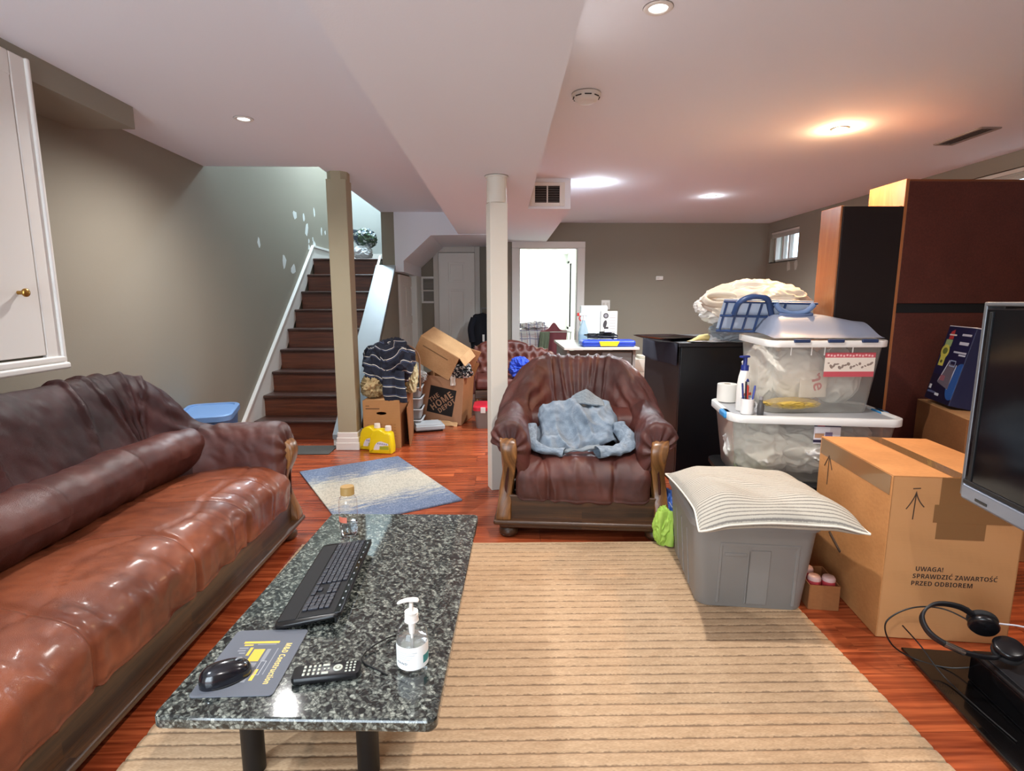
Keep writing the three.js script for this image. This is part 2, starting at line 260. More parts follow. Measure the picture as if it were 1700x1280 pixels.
{ // the room beyond
  const w = M('#e6ebe6', 0.9);
  struct('wall_far_room', 'white walls of the bright room seen through the doorway', 'wall', merge([between(-1.3, 1.75, 0, 2.4, -12.1, -12), between(-1.3, -1.2, 0, 2.4, -12, ZF - 0.12), between(1.42, 1.52, 0, 0.75, -12, ZF - 0.12), between(1.42, 1.52, 2.1, 2.4, -12, ZF - 0.12), between(1.42, 1.52, 0.7, 2.15, -9.0, ZF - 0.12), between(1.42, 1.52, 0.7, 2.15, -12, -11.6)]), w);
  struct('ceiling_far_room', 'white ceiling of the bright room beyond the doorway', 'ceiling', between(-1.3, 1.75, 2.3, 2.42, -12.1, ZF - 0.12), M('#eef0ec', 0.9));
  const win = thing('window_3', 'bright daylit window with a white frame in the room beyond the doorway', 'window', [1.43, 0, -10.3], 0, null, 'structure');
  const glow = new THREE.MeshStandardMaterial({ color: '#ffffff', emissive: new THREE.Color().setRGB(...FAR_ROOM.color), emissiveIntensity: 1.2, roughness: 1 });
  part(win, 'window_pane', between(0.04, 0.05, 0.75, 2.1, -1.3, 1.3), glow);
  part(win, 'window_frame', merge([between(-0.02, 0.02, 0.7, 0.76, -1.35, 1.35), between(-0.02, 0.02, 2.08, 2.14, -1.35, 1.35), between(-0.02, 0.02, 0.7, 2.14, 1.3, 1.36), between(-0.02, 0.02, 0.7, 2.14, -1.36, -1.3), between(-0.01, 0.02, 0.7, 2.14, -0.03, 0.03)]), WHITE);
  const l = new THREE.RectAreaLight(new THREE.Color().setRGB(...FAR_ROOM.color), FAR_ROOM.nits, 2.5, 1.3); l.position.set(1.40, 1.42, -10.3); l.lookAt(-3, 1.42, -10.3); l.name = 'far_room_daylight'; scene.add(l);
}
{ // right wall with two small high windows
  const s = poly([[-ZN, -0.1], [8.3, -0.1], [8.3, CEILY + 0.1], [-ZN, CEILY + 0.1]]);
  for (const [a, b, c, d] of [[6.83, 7.55, 1.82, 2.22], [3.1, 4.4, 1.8, 2.24]]) { const h = new THREE.Path(); h.moveTo(a, c); h.lineTo(a, d); h.lineTo(b, d); h.lineTo(b, c); h.lineTo(a, c); s.holes.push(h); }
  const g = slab(s, 0, 0.22); g.rotateY(PI / 2); g.translate(XR, 0, 0);
  const w = thing('wall_right', 'taupe wall on the right behind the wardrobes, with small high windows', 'wall', [0, 0, 0], 0, null, 'structure');
  part(w, 'wall_surface', tri(g), WALL);
  const plaster = M('#b9b4a8', 0.9);
  for (const [y, z, h, d] of [[1.74, -7.66, 0.14, 0.07], [1.74, -7.02, 0.13, 0.1], [1.75, -6.84, 0.13, 0.09]]) { const pts = []; for (let i = 0; i < 9; i++) { const t = i / 9 * 2 * PI, k = rnd(0.7, 1.15); pts.push([cos(t) * d / 2 * k + z, sin(t) * h / 2 * k + y]); } part(w, 'filler_patch', side(pts, XR - 0.002, XR + 0.001), plaster); }
  const win = (name, label, z0, z1, y0, y1, mull) => {
    const o = thing(name, label, 'window', [XR + 0.1, 0, (z0 + z1) / 2], 0, null, 'structure'), h = (z1 - z0) / 2;
    part(o, 'window_frame', merge([between(-0.03, 0.03, y0, y0 + 0.035, -h, h), between(-0.03, 0.03, y1 - 0.035, y1, -h, h), between(-0.03, 0.03, y0, y1, -h, -h + 0.03), between(-0.03, 0.03, y0, y1, h - 0.03, h)]), WHITE);
    for (const m of mull) part(o, 'mullion', between(-0.025, 0.025, y0 + 0.03, y1 - 0.03, m - 0.02, m + 0.02), WHITE);
    const e = [-h + 0.03, ...mull, h - 0.03];
    for (let i = 0; i + 1 < e.length; i++) part(o, 'pane', between(-0.003, 0.003, y0 + 0.03, y1 - 0.03, e[i] + (i ? 0.02 : 0), e[i + 1] - (i + 2 < e.length ? 0.02 : 0)), GLASS);
    part(o, 'window_sill', between(-0.1, 0.1, y0 - 0.012, y0 + 0.001, -h, h), WHITE);
    part(o, 'blind', merge([rbox(0.03, 0.03, h * 2 - 0.02, 0.004, -0.075, y1 - 0.02, 0), ...[0, 1, 2, 3, 4].map((i) => rbox(0.026, 0.006, h * 2 - 0.03, 0.002, -0.075, y1 - 0.042 - i * 0.009, 0))]), WHITEDULL);
    return o;
  };
  win('window_1', 'small high basement window in the far right corner with a raised blind', -7.55, -6.83, 1.82, 2.22, [0.0, -0.16]);
  win('window_2', 'high basement window just showing above the tall brown wardrobe', -4.4, -3.1, 1.8, 2.24, [0.0]);
}
{ // wall behind the viewer with a glazed garden door
  const s = poly([[XL - 0.12, -0.1], [XR + 0.2, -0.1], [XR + 0.2, 2.5], [XL - 0.12, 2.5]]), h = new THREE.Path(); h.moveTo(-2.1, 0.05); h.lineTo(-2.1, 2.05); h.lineTo(-0.3, 2.05); h.lineTo(-0.3, 0.05); h.lineTo(-2.1, 0.05); s.holes.push(h);
  struct('wall_near', 'taupe wall behind the viewer', 'wall', slab(s, ZN, ZN + 0.12), WALL);
  const d = thing('door_3', 'glazed white garden door behind the viewer', 'door', [-1.2, 0, ZN + 0.06], 0, null, 'structure');
  part(d, 'door_frame', merge([between(-0.9, -0.83, 0.05, 2.05, -0.04, 0.04), between(0.83, 0.9, 0.05, 2.05, -0.04, 0.04), between(-0.04, 0.04, 0.05, 2.05, -0.04, 0.04), between(-0.9, 0.9, 1.98, 2.05, -0.04, 0.04), between(-0.9, 0.9, 0.05, 0.13, -0.04, 0.04)]), WHITE);
  for (const x of [-0.435, 0.435]) part(d, 'pane', between(x - 0.395, x + 0.395, 0.13, 1.98, -0.004, 0.004), GLASS);
  const l = new THREE.RectAreaLight(new THREE.Color().setRGB(...PATIO.color), PATIO.nits, 1.7, 1.85); l.position.set(-1.2, 1.055, ZN - 0.01); l.lookAt(-1.2, 1.055, -5); l.name = 'garden_daylight'; scene.add(l);
}
{ // ground and shrubs outside the windows
  struct('ground', 'earth bank outside the basement windows', 'ground', between(XR + 0.22, XR + 4, 1.3, 1.62, -10, 0), M('#5d5a48', 1));
  const leafM = [M('#3f6b34', 0.7), M('#57813f', 0.7), M('#6f9a55', 0.7)];
  const bush = (z, x, h, label) => {
    const o = thing('shrub', label, 'shrub', [x, 1.62, z]);
    const stems = []; for (let i = 0; i < 7; i++) stems.push(rod([rnd(-0.05, 0.05), 0, rnd(-0.05, 0.05)], [rnd(-0.3, 0.3), h * rnd(0.6, 0.95), rnd(-0.4, 0.4)], 0.008, 5));
    part(o, 'stem', stems, M('#4a3a28', 0.9));
    for (let c = 0; c < 3; c++) { const ls = []; for (let i = 0; i < 150; i++) { const g = new THREE.CircleGeometry(1, 6); g.scale(0.02, 0.045, 1); g.rotateX(rnd(3)); g.rotateY(rnd(6.3)); g.rotateZ(rnd(6.3)); const a = rnd(6.3), r = 0.42 * sqrt(rnd()); g.translate(cos(a) * r, h * rnd(0.1, 1.05), sin(a) * r * 1.1); ls.push(g.toNonIndexed()); } part(o, 'foliage', merge(ls), leafM[c]).userData.kind = 'stuff'; }
  };
  bush(-6.95, XR + 0.85, 0.8, 'green shrub outside the small high window in the far corner');
  bush(-3.6, XR + 0.9, 0.8, 'green shrub outside the high window above the brown wardrobe');
}
// ---------------------------------------------------------------- stairs
{
  const s = thing('staircase', 'dark wood stairs with white skirts climbing on the left', 'stairs', [0, 0, 0], 0, null, 'structure');
  const treadM = MT(woodTexture(256, 256, [46, 26, 20], [84, 50, 38], 0.8, 0.3), 0.35, { clearcoat: 0.3, clearcoatRoughness: 0.3 }), riserM = MT(woodTexture(256, 256, [78, 38, 22], [122, 66, 38], 0.8, 0.3), 0.4, { clearcoat: 0.2, clearcoatRoughness: 0.4 });
  const R = 0.2045, RUN = 0.235, Z1 = -5.02, x0 = XL + 0.02, x1 = -1.5;
  for (let i = 0; i < 9; i++) {
    const h = 0.187 + i * R, z = Z1 - i * RUN, hb = i ? h - R : 0;
    part(s, 'riser', between(x0, x1, hb, h - 0.028, z - 0.045, z - 0.027), riserM);
    if (i < 8) part(s, 'tread', rbox(x1 - x0, 0.03, RUN + 0.045, 0.012, (x0 + x1) / 2, h - 0.015, z - RUN / 2 - 0.018), treadM);
  }
  const top = 0.187 + 8 * R, zt = Z1 - 8 * RUN;
  part(s, 'landing', rbox(x1 - x0 + 0.06, 0.03, 8.0 + zt, 0.012, (x0 + x1) / 2, top - 0.015, (zt - 8.0) / 2), treadM);
  const skirt = [[-4.72, 0], [-4.72, 0.1], [-6.93, 1.955], [-8.0, 1.955], [-8.0, 1.8], [-6.9, 1.75], [-5.1, 0]];
  part(s, 'skirt_board', side(skirt, XL, XL + 0.022, 0.003), WHITE);
  part(s, 'skirt_cap', side([[-4.70, 0.085], [-4.70, 0.115], [-6.935, 1.985], [-8.0, 1.985], [-8.0, 1.955], [-6.93, 1.955]], XL, XL + 0.034, 0.004), WHITE);
  part(s, 'landing_baseboard', merge([between(XL + 0.02, -1.45, top, top + 0.13, -8.0, -7.985), between(XL + 0.02, -1.45, top + 0.13, top + 0.145, -8.0, -7.99)]), WHITE);
  // white board on the right, capping the low wall
  const k = (1.86 - 0.13) / (6.92 - 4.84);
  part(s, 'closed_string', side([[-4.8, 0], [-4.8, 0.1], [-6.93, 1.86], [-6.93, 1.6], [-5.05, 0]], -1.53, -1.5, 0.003), WHITE);
  part(s, 'string_cap', side([[-4.79, 0.07], [-4.79, 0.11], [-6.76, 1.735], [-6.76, 1.69]], -1.535, -1.295, 0.004), M('#90979c', 0.4));
}
{
  const b = thing('pet_food_bag', 'silver and green bag slumped over a white bag at the top of the stairs', 'bag', [-1.83, 1.824, -7.35], 0.2);
  part(b, 'white_bag', lump(0.12, 0.2, 0.12, 91, 0.15, 2, 5), M('#d6dade', 0.5)); part(b, 'bag_body', lump(0.15, 0.24, 0.1, 93, 0.15, 2, 5), MT(texture(128, 128, (u, v) => n8(u * 8, v * 8) > 0.55 ? [70, 90, 70] : n16(u * 16, v * 16) > 0.5 ? [196, 202, 200] : [88, 104, 120], 0.3), 0.25, { metalness: 0.3 }), [0.02, 0.17, 0], [0, 0, -0.15]);
  part(b, 'crimped_top', cloth((u, v) => [lerp(-0.12, 0.15, u), 0.35 + 0.05 * v - 0.02 * u, 0.012 * sin(u * 22)], 30, 4, 0.004), M('#59626c', 0.3, { metalness: 0.4 }));
}
solo('floor_mat', 'small dark grey mat on the floor at the foot of the stairs', 'mat', plan(roundRect(0.46, 0.28, 0.01), 0, 0.008, 0.002), M('#4a4641', 0.95), [-1.72, 0.001, -4.66]);
{ // square column with a stepped white base
  const c = thing('column', 'square olive beige column with a stepped white base, at the foot of the stairs', 'column', [-1.365, 0, -4.76], 0, null, 'structure');
  part(c, 'shaft', merge([plan(roundRect(0.165, 0.165, 0.006), 0.1, 2.29), plan(poly([[-0.0825, -0.04], [-0.04, -0.0825], [0.04, -0.0825], [0.0825, -0.04], [0.0825, 0.04], [0.04, 0.0825], [-0.04, 0.0825], [-0.0825, 0.04]]), 2.29, CEILY)]), COLUMN);
  part(c, 'base_trim', merge([rbox(0.205, 0.07, 0.205, 0.006, 0, 0.035, 0), rbox(0.195, 0.05, 0.195, 0.008, 0, 0.09, 0), rbox(0.182, 0.05, 0.182, 0.008, 0, 0.135, 0)]), WHITE);
  const p = thing('pillar', 'white boxed post with a round top in the middle of the room', 'pillar', [-0.035, 0, -3.68], 0.3, null, 'structure');
  const post = M('#d8d2c6', 0.5);
  part(p, 'boxed_shaft', plan(roundRect(0.118, 0.1, 0.004), 0, 1.93, 0.002), post);
  part(p, 'round_shaft', cyl(0.066, 0.066, 0.17, 0, 2.015, 0, 32), post);
  part(p, 'collar', lathe([[0.066, 2.085], [0.074, 2.09], [0.078, 2.1], [0.0, 2.1]]), post);
}
// ---------------------------------------------------------------- hall doors, grilles, switches
function panelDoor(o, w, h, panels, m, t = 0.035) {   // slab with sunk, raised panels, hung in the plane z = 0
  const s = poly([[-w / 2, 0], [w / 2, 0], [w / 2, h], [-w / 2, h]]);
  for (const [x, y, a, b] of panels) { const q = new THREE.Path(); q.moveTo(x - a / 2, y - b / 2); q.lineTo(x - a / 2, y + b / 2); q.lineTo(x + a / 2, y + b / 2); q.lineTo(x + a / 2, y - b / 2); q.lineTo(x - a / 2, y - b / 2); s.holes.push(q); }
  const d = part(o, 'door_leaf', merge([slab(s, 0, t, 0.003), between(-w / 2 + 0.005, w / 2 - 0.005, 0.005, h - 0.005, 0.004, t - 0.014)]), m);
  for (const [x, y, a, b] of panels) part(d, 'panel', rbox(a - 0.05, b - 0.05, 0.012, 0.006, x, y, t - 0.013), m);
  return d;
}
{
  const dirty = M('#e6e3dc', 0.55);
  const d = thing('door_1', 'white panelled door in the hall behind the tilted cardboard box', 'door', [-0.672, 0, ZH + 0.005], 0, null, 'structure');
  panelDoor(d, 0.53, 2.0, [[-0.0, 1.72, 0.24, 0.28], [0.0, 1.1, 0.24, 0.75], [0, 0.4, 0.24, 0.5]], dirty);
  part(d, 'casing', merge([rbox(0.075, 2.09, 0.03, 0.006, -0.305, 1.045, 0.015), rbox(0.075, 2.09, 0.03, 0.006, 0.305, 1.045, 0.015), rbox(0.535, 0.085, 0.03, 0.006, 0, 2.05, 0.015)]), WHITEDULL);
  const b = thing('door_2', 'narrow white folding closet door under the sloping soffit', 'door', [-1.3, 0, -7.45], PI / 2, null, 'structure');
  for (const x of [-0.28, 0.28]) { const q = panelDoor(b, 0.55, 1.63, [[0, 1.3, 0.3, 0.4], [0, 0.62, 0.3, 0.75]], dirty, 0.03); q.position.x = x; }
  const v = thing('wall_grille', 'white framed return air grille on the hall wall beside the door', 'vent grille', [-1.095, 1.465, ZH]);
  part(v, 'frame', merge([rbox(0.2, 0.03, 0.016, 0.004, 0, 0.18, 0.008), rbox(0.2, 0.03, 0.016, 0.004, 0, -0.18, 0.008), rbox(0.03, 0.39, 0.018, 0.004, -0.092, 0, 0.009), rbox(0.03, 0.39, 0.018, 0.004, 0.092, 0, 0.009), rbox(0.18, 0.018, 0.014, 0.003, 0, -0.01, 0.007)]), WHITE);
  part(v, 'louvre', Array.from({ length: 22 }, (_, i) => box(0.165, 0.002, 0.012).rotateX(0.6).translate(0, -0.16 + i * 0.0152, 0.006)), M('#a8a4a0', 0.6)).userData.kind = 'stuff';
  const r = thing('air_register', 'white air register in the end of the ceiling bulkhead', 'vent grille', [0.395, 2.222, -4.93]);
  part(r, 'frame', merge([rbox(0.3, 0.03, 0.012, 0.003, 0, 0.085, 0.006), rbox(0.3, 0.03, 0.012, 0.003, 0, -0.085, 0.006), rbox(0.045, 0.2, 0.014, 0.003, -0.13, 0, 0.007), rbox(0.045, 0.2, 0.014, 0.003, 0.13, 0, 0.007), rbox(0.012, 0.15, 0.012, 0.003, 0.0, 0, 0.006)]), WHITE);
  part(r, 'duct_opening', between(-0.12, 0.12, -0.075, 0.075, 0.0005, 0.002), M('#2b2524', 0.9));
  for (let i = 0; i < 7; i++) part(r, 'louvre', rbox(0.22, 0.002, 0.012, 0.0008, 0, -0.06 + i * 0.02, 0.006), M('#8d8882', 0.6));
  const c = thing('ceiling_register', 'long narrow air register in the ceiling above the wardrobes', 'vent grille', [3.0, CEILY, -3.66]);
  part(c, 'frame', merge([rbox(0.13, 0.008, 0.018, 0.002, 0, -0.004, -0.18), rbox(0.13, 0.008, 0.018, 0.002, 0, -0.004, 0.18), rbox(0.018, 0.009, 0.37, 0.002, -0.056, -0.0045, 0), rbox(0.018, 0.009, 0.37, 0.002, 0.056, -0.0045, 0)]), M('#8f857e', 0.6));
  part(c, 'duct_opening', between(-0.05, 0.05, -0.0015, 0.0, -0.17, 0.17), M('#3a302c', 0.9));
  for (let i = 0; i < 4; i++) part(c, 'louvre', box(0.012, 0.002, 0.34).rotateZ(0.5).translate(-0.036 + i * 0.024, -0.004, 0), M('#7d736c', 0.6));
  const sw = thing('light_switch', 'white light switch plate on the far wall right of the doorway', 'light switch', [1.44, 1.25, ZF]);
  part(sw, 'plate', rbox(0.12, 0.13, 0.008, 0.003, 0, 0, 0.004), WHITE); part(sw, 'rocker', rbox(0.03, 0.06, 0.008, 0.002, -0.026, 0, 0.01), WHITEDULL); part(sw, 'rocker', rbox(0.03, 0.06, 0.008, 0.002, 0.026, 0, 0.01), WHITEDULL);
  const th = thing('thermostat', 'small white thermostat on the far wall', 'thermostat', [2.175, 1.615, ZF]);
  part(th, 'housing', rbox(0.1, 0.055, 0.025, 0.008, 0, 0, 0.0125), WHITE); part(th, 'dial', rbox(0.035, 0.025, 0.006, 0.002, -0.02, 0, 0.027), WHITEDULL);
  const sm = thing('smoke_detector', 'round white smoke detector on the ceiling beside the bulkhead', 'smoke detector', [0.435, CEILY, -2.98]);
  part(sm, 'housing', lathe([[0.0, -0.044], [0.03, -0.044], [0.045, -0.041], [0.058, -0.032], [0.066, -0.02], [0.068, -0.012], [0.075, -0.01], [0.076, 0], [0, 0]], 40), M('#dcd8d2', 0.5));
  for (let i = 0; i < 8; i++) { const a = i / 8 * 2 * PI; part(sm, 'vent_slot', rbox(0.036, 0.005, 0.006, 0.002), M('#2a2624', 0.8), [cos(a) * 0.0655, -0.022, sin(a) * 0.0655], [0, PI / 2 - a, 0]); }
}
// ---------------------------------------------------------------- lights
DOWNLIGHTS.forEach(([x, z, c, cd, glow, label]) => {
  const o = thing('recessed_downlight', label, 'ceiling light', [x, CEILY, z], 0, 'recessed ceiling lights');
  part(o, 'trim_ring', lathe([[0.034, -0.002], [0.036, -0.006], [0.05, -0.005], [0.055, 0], [0.034, 0]], 40), c === AMBER ? GREYMETAL : WHITE);
  part(o, 'lamp_lens', lathe([[0, -0.003], [0.02, -0.0028], [0.034, -0.001], [0, -0.0005]], 32), new THREE.MeshStandardMaterial({ color: '#ffffff', emissive: new THREE.Color().setRGB(...c), emissiveIntensity: glow, roughness: 0.5 }));
  const spill = c === AMBER ? 0.8 : z > -5 ? 0 : c === COOL ? 0.6 : 0.2, l = new THREE.SpotLight(new THREE.Color().setRGB(...c), cd, 0, 1.42, 0.75);
  l.position.set(x, CEILY - 0.016, z); l.castShadow = true; l.shadow.radius = 1.2; l.name = 'downlight_beam'; scene.add(l);
  if (spill) { const s = new THREE.PointLight(new THREE.Color().setRGB(...c), spill); s.position.set(x, CEILY - 0.024, z); s.castShadow = true; s.shadow.radius = 1.2; s.name = 'downlight_spill'; scene.add(s); }   // bulb face hanging just below its ring
  if (l.target) { l.target.position.set(x, 0, z); l.target.name = 'beam_target'; scene.add(l.target); }
});
{
  const o = thing('stair_lamp', 'cool white ceiling globe lamp high in the stairwell', 'ceiling light', [-1.9, 4.7, -7.0]);
  part(o, 'lamp_globe', mv(new THREE.SphereGeometry(0.12, 24, 16), 0, -0.15, 0), new THREE.MeshStandardMaterial({ color: '#ffffff', emissive: new THREE.Color().setRGB(...STAIR_LAMP.color), emissiveIntensity: 4 }));
  part(o, 'canopy', lathe([[0.07, -0.04], [0.07, 0], [0, 0]]), WHITE);
  const l = new THREE.PointLight(new THREE.Color().setRGB(...STAIR_LAMP.color), STAIR_LAMP.cd); l.position.set(-1.9, 4.38, -7.0); l.castShadow = true; l.shadow.radius = 5; l.name = 'stair_light'; scene.add(l);
}
// ---------------------------------------------------------------- leather suite: local frame, front is +z, origin on the floor at the middle
const ARM = [[-0.1, 0.2], [-0.108, 0.44], [-0.095, 0.57], [-0.045, 0.645], [0.03, 0.656], [0.095, 0.612], [0.102, 0.545], [0.055, 0.495], [0.035, 0.4], [0.03, 0.12]];
const BACK = [[-0.25, 0.38], [-0.24, 0.5], [-0.17, 0.64], [-0.105, 0.82], [-0.045, 0.94], [0.03, 0.955], [0.085, 0.9], [0.09, 0.75], [0.08, 0.45], [0.06, 0.12]];
function spline(pts, t) { const n = pts.length - 1, x = clamp(t) * n, i = min(n - 1, Math.floor(x)), f = x - i, p = (k) => pts[clamp(k, 0, n)], a = p(i - 1), b = p(i), c = p(i + 1), d = p(i + 2); return [0, 1].map((k) => 0.5 * (2 * b[k] + (c[k] - a[k]) * f + (2 * a[k] - 5 * b[k] + 4 * c[k] - d[k]) * f * f + (3 * b[k] - a[k] - 3 * c[k] + d[k]) * f * f * f)); }
const groove = (d, w) => Math.exp(-(d * d) / (w * w));
function suite(o, W, seams, fans, mats, seed, taper = 0) {
  const a = W / 2 - 0.086, f = 0.37, b = -0.36, r = 0.3;
  const s1 = f - (b + r), s2 = s1 + PI / 2 * r, s3 = s2 + 2 * (a - r), s4 = s3 + PI / 2 * r, L = s4 + s1;
  const path = (s) => {
    if (s < s1) return [-a, f - s, -1, 0];
    if (s < s2) { const t = (s - s1) / r; return [-a + r - cos(t) * r, b + r - sin(t) * r, -cos(t), -sin(t)]; }
    if (s < s3) return [-a + r + (s - s2), b, 0, -1];
    if (s < s4) { const t = (s - s3) / r; return [a - r + sin(t) * r, b + r - cos(t) * r, sin(t), -cos(t)]; }
    return [a, b + r + (s - s4), 1, 0];
  };
  const END = 0.05, nu = Math.round(L * 75), nv = 84;
  const shellPoint = (u, v) => {
    let s = u * (L + 2 * END) - END, k = 1, push = 0;
    const e = s < 0 ? -s / END : s > L ? (s - L) / END : 0; if (e > 0) { k = sqrt(max(0, 1 - e * e)); push = e * END; }
    const [px, pz, nx, nz] = path(clamp(s, 0, L)), w = smooth(taper ? 0.12 : 0.0, -0.33, pz), wl = smooth(0.1, -0.2, pz);
    const A = spline(ARM, v), B = spline(BACK, v);
    let off = lerp(A[0], B[0], wl), y = lerp(A[1], B[1], w);
    off = -0.01 + (off + 0.01) * k; y = 0.5 + (y - 0.5) * k;
    return [(px + nx * off) * (1 - taper * smooth(0.6, 0.95, y)), y, pz + nz * off + push];
  };
  const shellDisp = (u, v, x, y, z) => {
    const s = clamp(u * (L + 2 * END) - END, 0, L), mid = s - L / 2, w = smooth(0.12, -0.2, z), inside = smooth(0.62, 0.5, v);
    let d = 0;
    if (v < 0.62) {
      for (const q of seams) d -= 0.02 * groove(mid - q * (1 - 0.12 * smooth(0.9, 0.5, y)), 0.014) * w;
      for (const [c, half, list] of fans) for (const q of list) { const k = smooth(0.95, 0.55, y); d -= 0.016 * groove(mid - (c + q * half * lerp(1, 0.4, k)), 0.011) * w * (0.6 + 0.4 * smooth(0.55, 0.7, y)); }
      d += 0.014 * w * smooth(0.3, 0.45, v);
    }
    // soft folds: across the arm fronts, fanning over the shoulders, pulled wrinkles on the back
    const gath = smooth(0.27, 0.37, z) * (1 - w) * smooth(0.66, 0.56, y); d += gath * 0.005 * sin(v * 70 + 2 * nz3(s * 9, v * 6, seed));
    d += 0.008 * w * inside * nz3(mid * 6 + seed, y * 3.2, seed) + 0.006 * (ridge(mid * 5 + y * 4 + seed, y * 6 - mid * 2, seed) - 0.5) * (0.35 + w * 0.65) + 0.005 * (ridge(x * 11 + seed, y * 9, z * 11) - 0.5) + 0.0028 * (ridge(x * 25 + seed + y * 8, y * 16 - x * 6, z * 22) - 0.5) + 0.01 * nz3(x * 3, y * 3, z * 3 + seed);
    const sh = groove(abs(x) - (W / 2 - 0.1), 0.2) * groove(z + 0.12, 0.16) * groove(y - 0.7, 0.14); d += sh * 0.012 * sin((y + z * 0.9) * 75 + 3 * nz3(x * 4, y * 4, z * 4));
    return d;
  };
  const cut = (s1 - 0.04 + END) / (L + 2 * END), span = (u0, u1, name, m) => part(o, name, grid((u, v) => shellPoint(lerp(u0, u1, u), v), Math.max(20, Math.round(nu * (u1 - u0))), nv, { disp: (u, v, x, y, z) => shellDisp(lerp(u0, u1, u), v, x, y, z), uvScale: [L * (u1 - u0), 1.6], flip: true }), m);
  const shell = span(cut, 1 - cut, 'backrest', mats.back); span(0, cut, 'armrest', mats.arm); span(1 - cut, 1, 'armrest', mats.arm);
  // lumbar roll along the foot of the back
  const a2 = a + 0.06, lum = (u, v) => { const x = lerp(-a2, a2, u), e = min(1, (a2 - abs(x)) / 0.05 + 0.02), k = sqrt(1 - (1 - clamp(e)) ** 2), t = v * 2 * PI, bow = 0.03 * smooth(a2 - 0.4, a2 - 0.1, abs(x)); return [x, 0.535 + sin(t) * 0.118 * k, -0.115 + bow + cos(t) * 0.115 * k * (1 + 0.2 * sin(t))]; };
  part(o, 'lumbar_cushion', grid(lum, Math.round(W * 90), 40, { disp: (u, v, x, y, z) => 0.007 * (ridge(x * 7 + seed, y * 9, z * 4) - 0.5) + 0.012 * nz3(x * 3.5 + seed, y * 4, z) + 0.003 * (ridge(x * 16, y * 14, z * 9) - 0.5) - seams.reduce((q, m) => q + 0.008 * groove(x - m * 0.9, 0.014), 0), uvScale: [W, 0.6], closeU: false, flip: true }), mats.lumbar);
  // seat cushion: flat top, rolled front, dropped front face
  const hs = W / 2 - 0.128, prof = [[-0.2, 0.40], [-0.05, 0.435], [0.12, 0.45], [0.28, 0.45], [0.37, 0.43], [0.425, 0.37], [0.43, 0.3], [0.425, 0.235], [0.40, 0.215], [0.2, 0.215]];
  const seat = (u, v) => { const x = lerp(-hs - 0.006, hs + 0.006, u), e = clamp((hs + 0.006 - abs(x)) / 0.05), k = sqrt(1 - (1 - e) ** 2), [z, y] = spline(prof, v); return [x, lerp(0.3, y, 0.6 + 0.4 * k) , z - (1 - k) * 0.02]; };
  const pads = seams.length ? [-hs, ...seams.map((q) => q * 0.92), hs] : [-hs, hs];
  part(o, 'seat_cushion', grid(seat, Math.round(W * 110), 80, { disp: (u, v, x, y, z) => {
    let d = 0; for (const q of pads.slice(1, -1)) { const line = q + 0.05 * sin(z * 6 + q * 9); d -= 0.012 * groove(x - line, 0.012) * smooth(-0.15, 0.05, z); }
    const front = smooth(0.25, 0.4, z);
    d += 0.012 * nz3(x * 2.4 + seed, z * 3, seed) + 0.006 * (ridge(x * 3.4 + seed + z * 2.5, z * 4 - x, seed) - 0.5) + front * 0.012 * (ridge(x * 9 + seed + y * 3, y * 4, seed) - 0.5) + front * 0.004 * (ridge(x * 15, y * 5, seed) - 0.5) + 0.0012 * (ridge(x * 9 + z * 5, z * 10 - x * 4, seed) - 0.5) - 0.006 * groove(nz3(x * 2.2 + seed, z * 3.1, 3), 0.03) * smooth(-0.1, 0.1, z);
    return d;
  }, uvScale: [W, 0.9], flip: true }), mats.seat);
  // wood frame
  part(o, 'front_panel', rbox(W - 0.16, 0.14, 0.025, 0.006, 0, 0.175, 0.395), OAKDARK);
  part(o, 'plinth', merge([rbox(W - 0.0, 0.028, 0.9, 0.012, 0, 0.098, 0.0), rbox(W - 0.06, 0.03, 0.84, 0.01, 0, 0.072, 0.0)]), OAKDARK);
  part(o, 'base_frame', rbox(W - 0.2, 0.14, 0.6, 0.01, 0, 0.18, 0.02), OAKDARK);
  for (const sx of [-1, 1]) {
    // S-shaped arm post seen from the side: scroll on top, waist, flared foot
    const c = [[0.0, 0.11], [0.095, 0.11], [0.092, 0.16], [0.062, 0.24], [0.052, 0.32], [0.07, 0.40], [0.098, 0.46], [0.105, 0.51], [0.092, 0.55], [0.06, 0.57], [0.02, 0.565], [-0.01, 0.53], [0.0, 0.4], [-0.01, 0.25]];
    const curve = new THREE.CatmullRomCurve3(c.map(([z, y]) => new THREE.Vector3(z, y, 0)), true).getPoints(64).map((p) => [p.x + 0.345, p.y]);
    const g = side(curve, -0.042, 0.042, 0.012), p = g.attributes.position;
    for (let i = 0; i < p.count; i++) { const y = p.getY(i), bow = 0.014 * sin((y - 0.1) / 0.47 * 2 * PI) + (y < 0.2 ? 0.02 * (0.2 - y) / 0.1 : 0); p.setX(i, p.getX(i) * (0.86 + 0.2 * smooth(0.42, 0.52, y) + 0.12 * smooth(0.2, 0.11, y)) + sx * bow); }
    g.computeVertexNormals(); const puv = g.attributes.uv; for (let i = 0; i < p.count; i++) puv.setXY(i, p.getY(i), p.getZ(i) + p.getX(i)); part(o, 'arm_post', creased(g, 0.7), OAK, [sx * (W / 2 - 0.075), 0, 0]);
    for (const z of [0.37, -0.36]) part(o, 'foot', lathe([[0, 0], [0.035, 0], [0.052, 0.012], [0.056, 0.03], [0.048, 0.05], [0.036, 0.062], [0, 0.062]]), OAKDARK, [sx * (W / 2 - 0.08), 0.0, z]);
  }
  return shell;
}
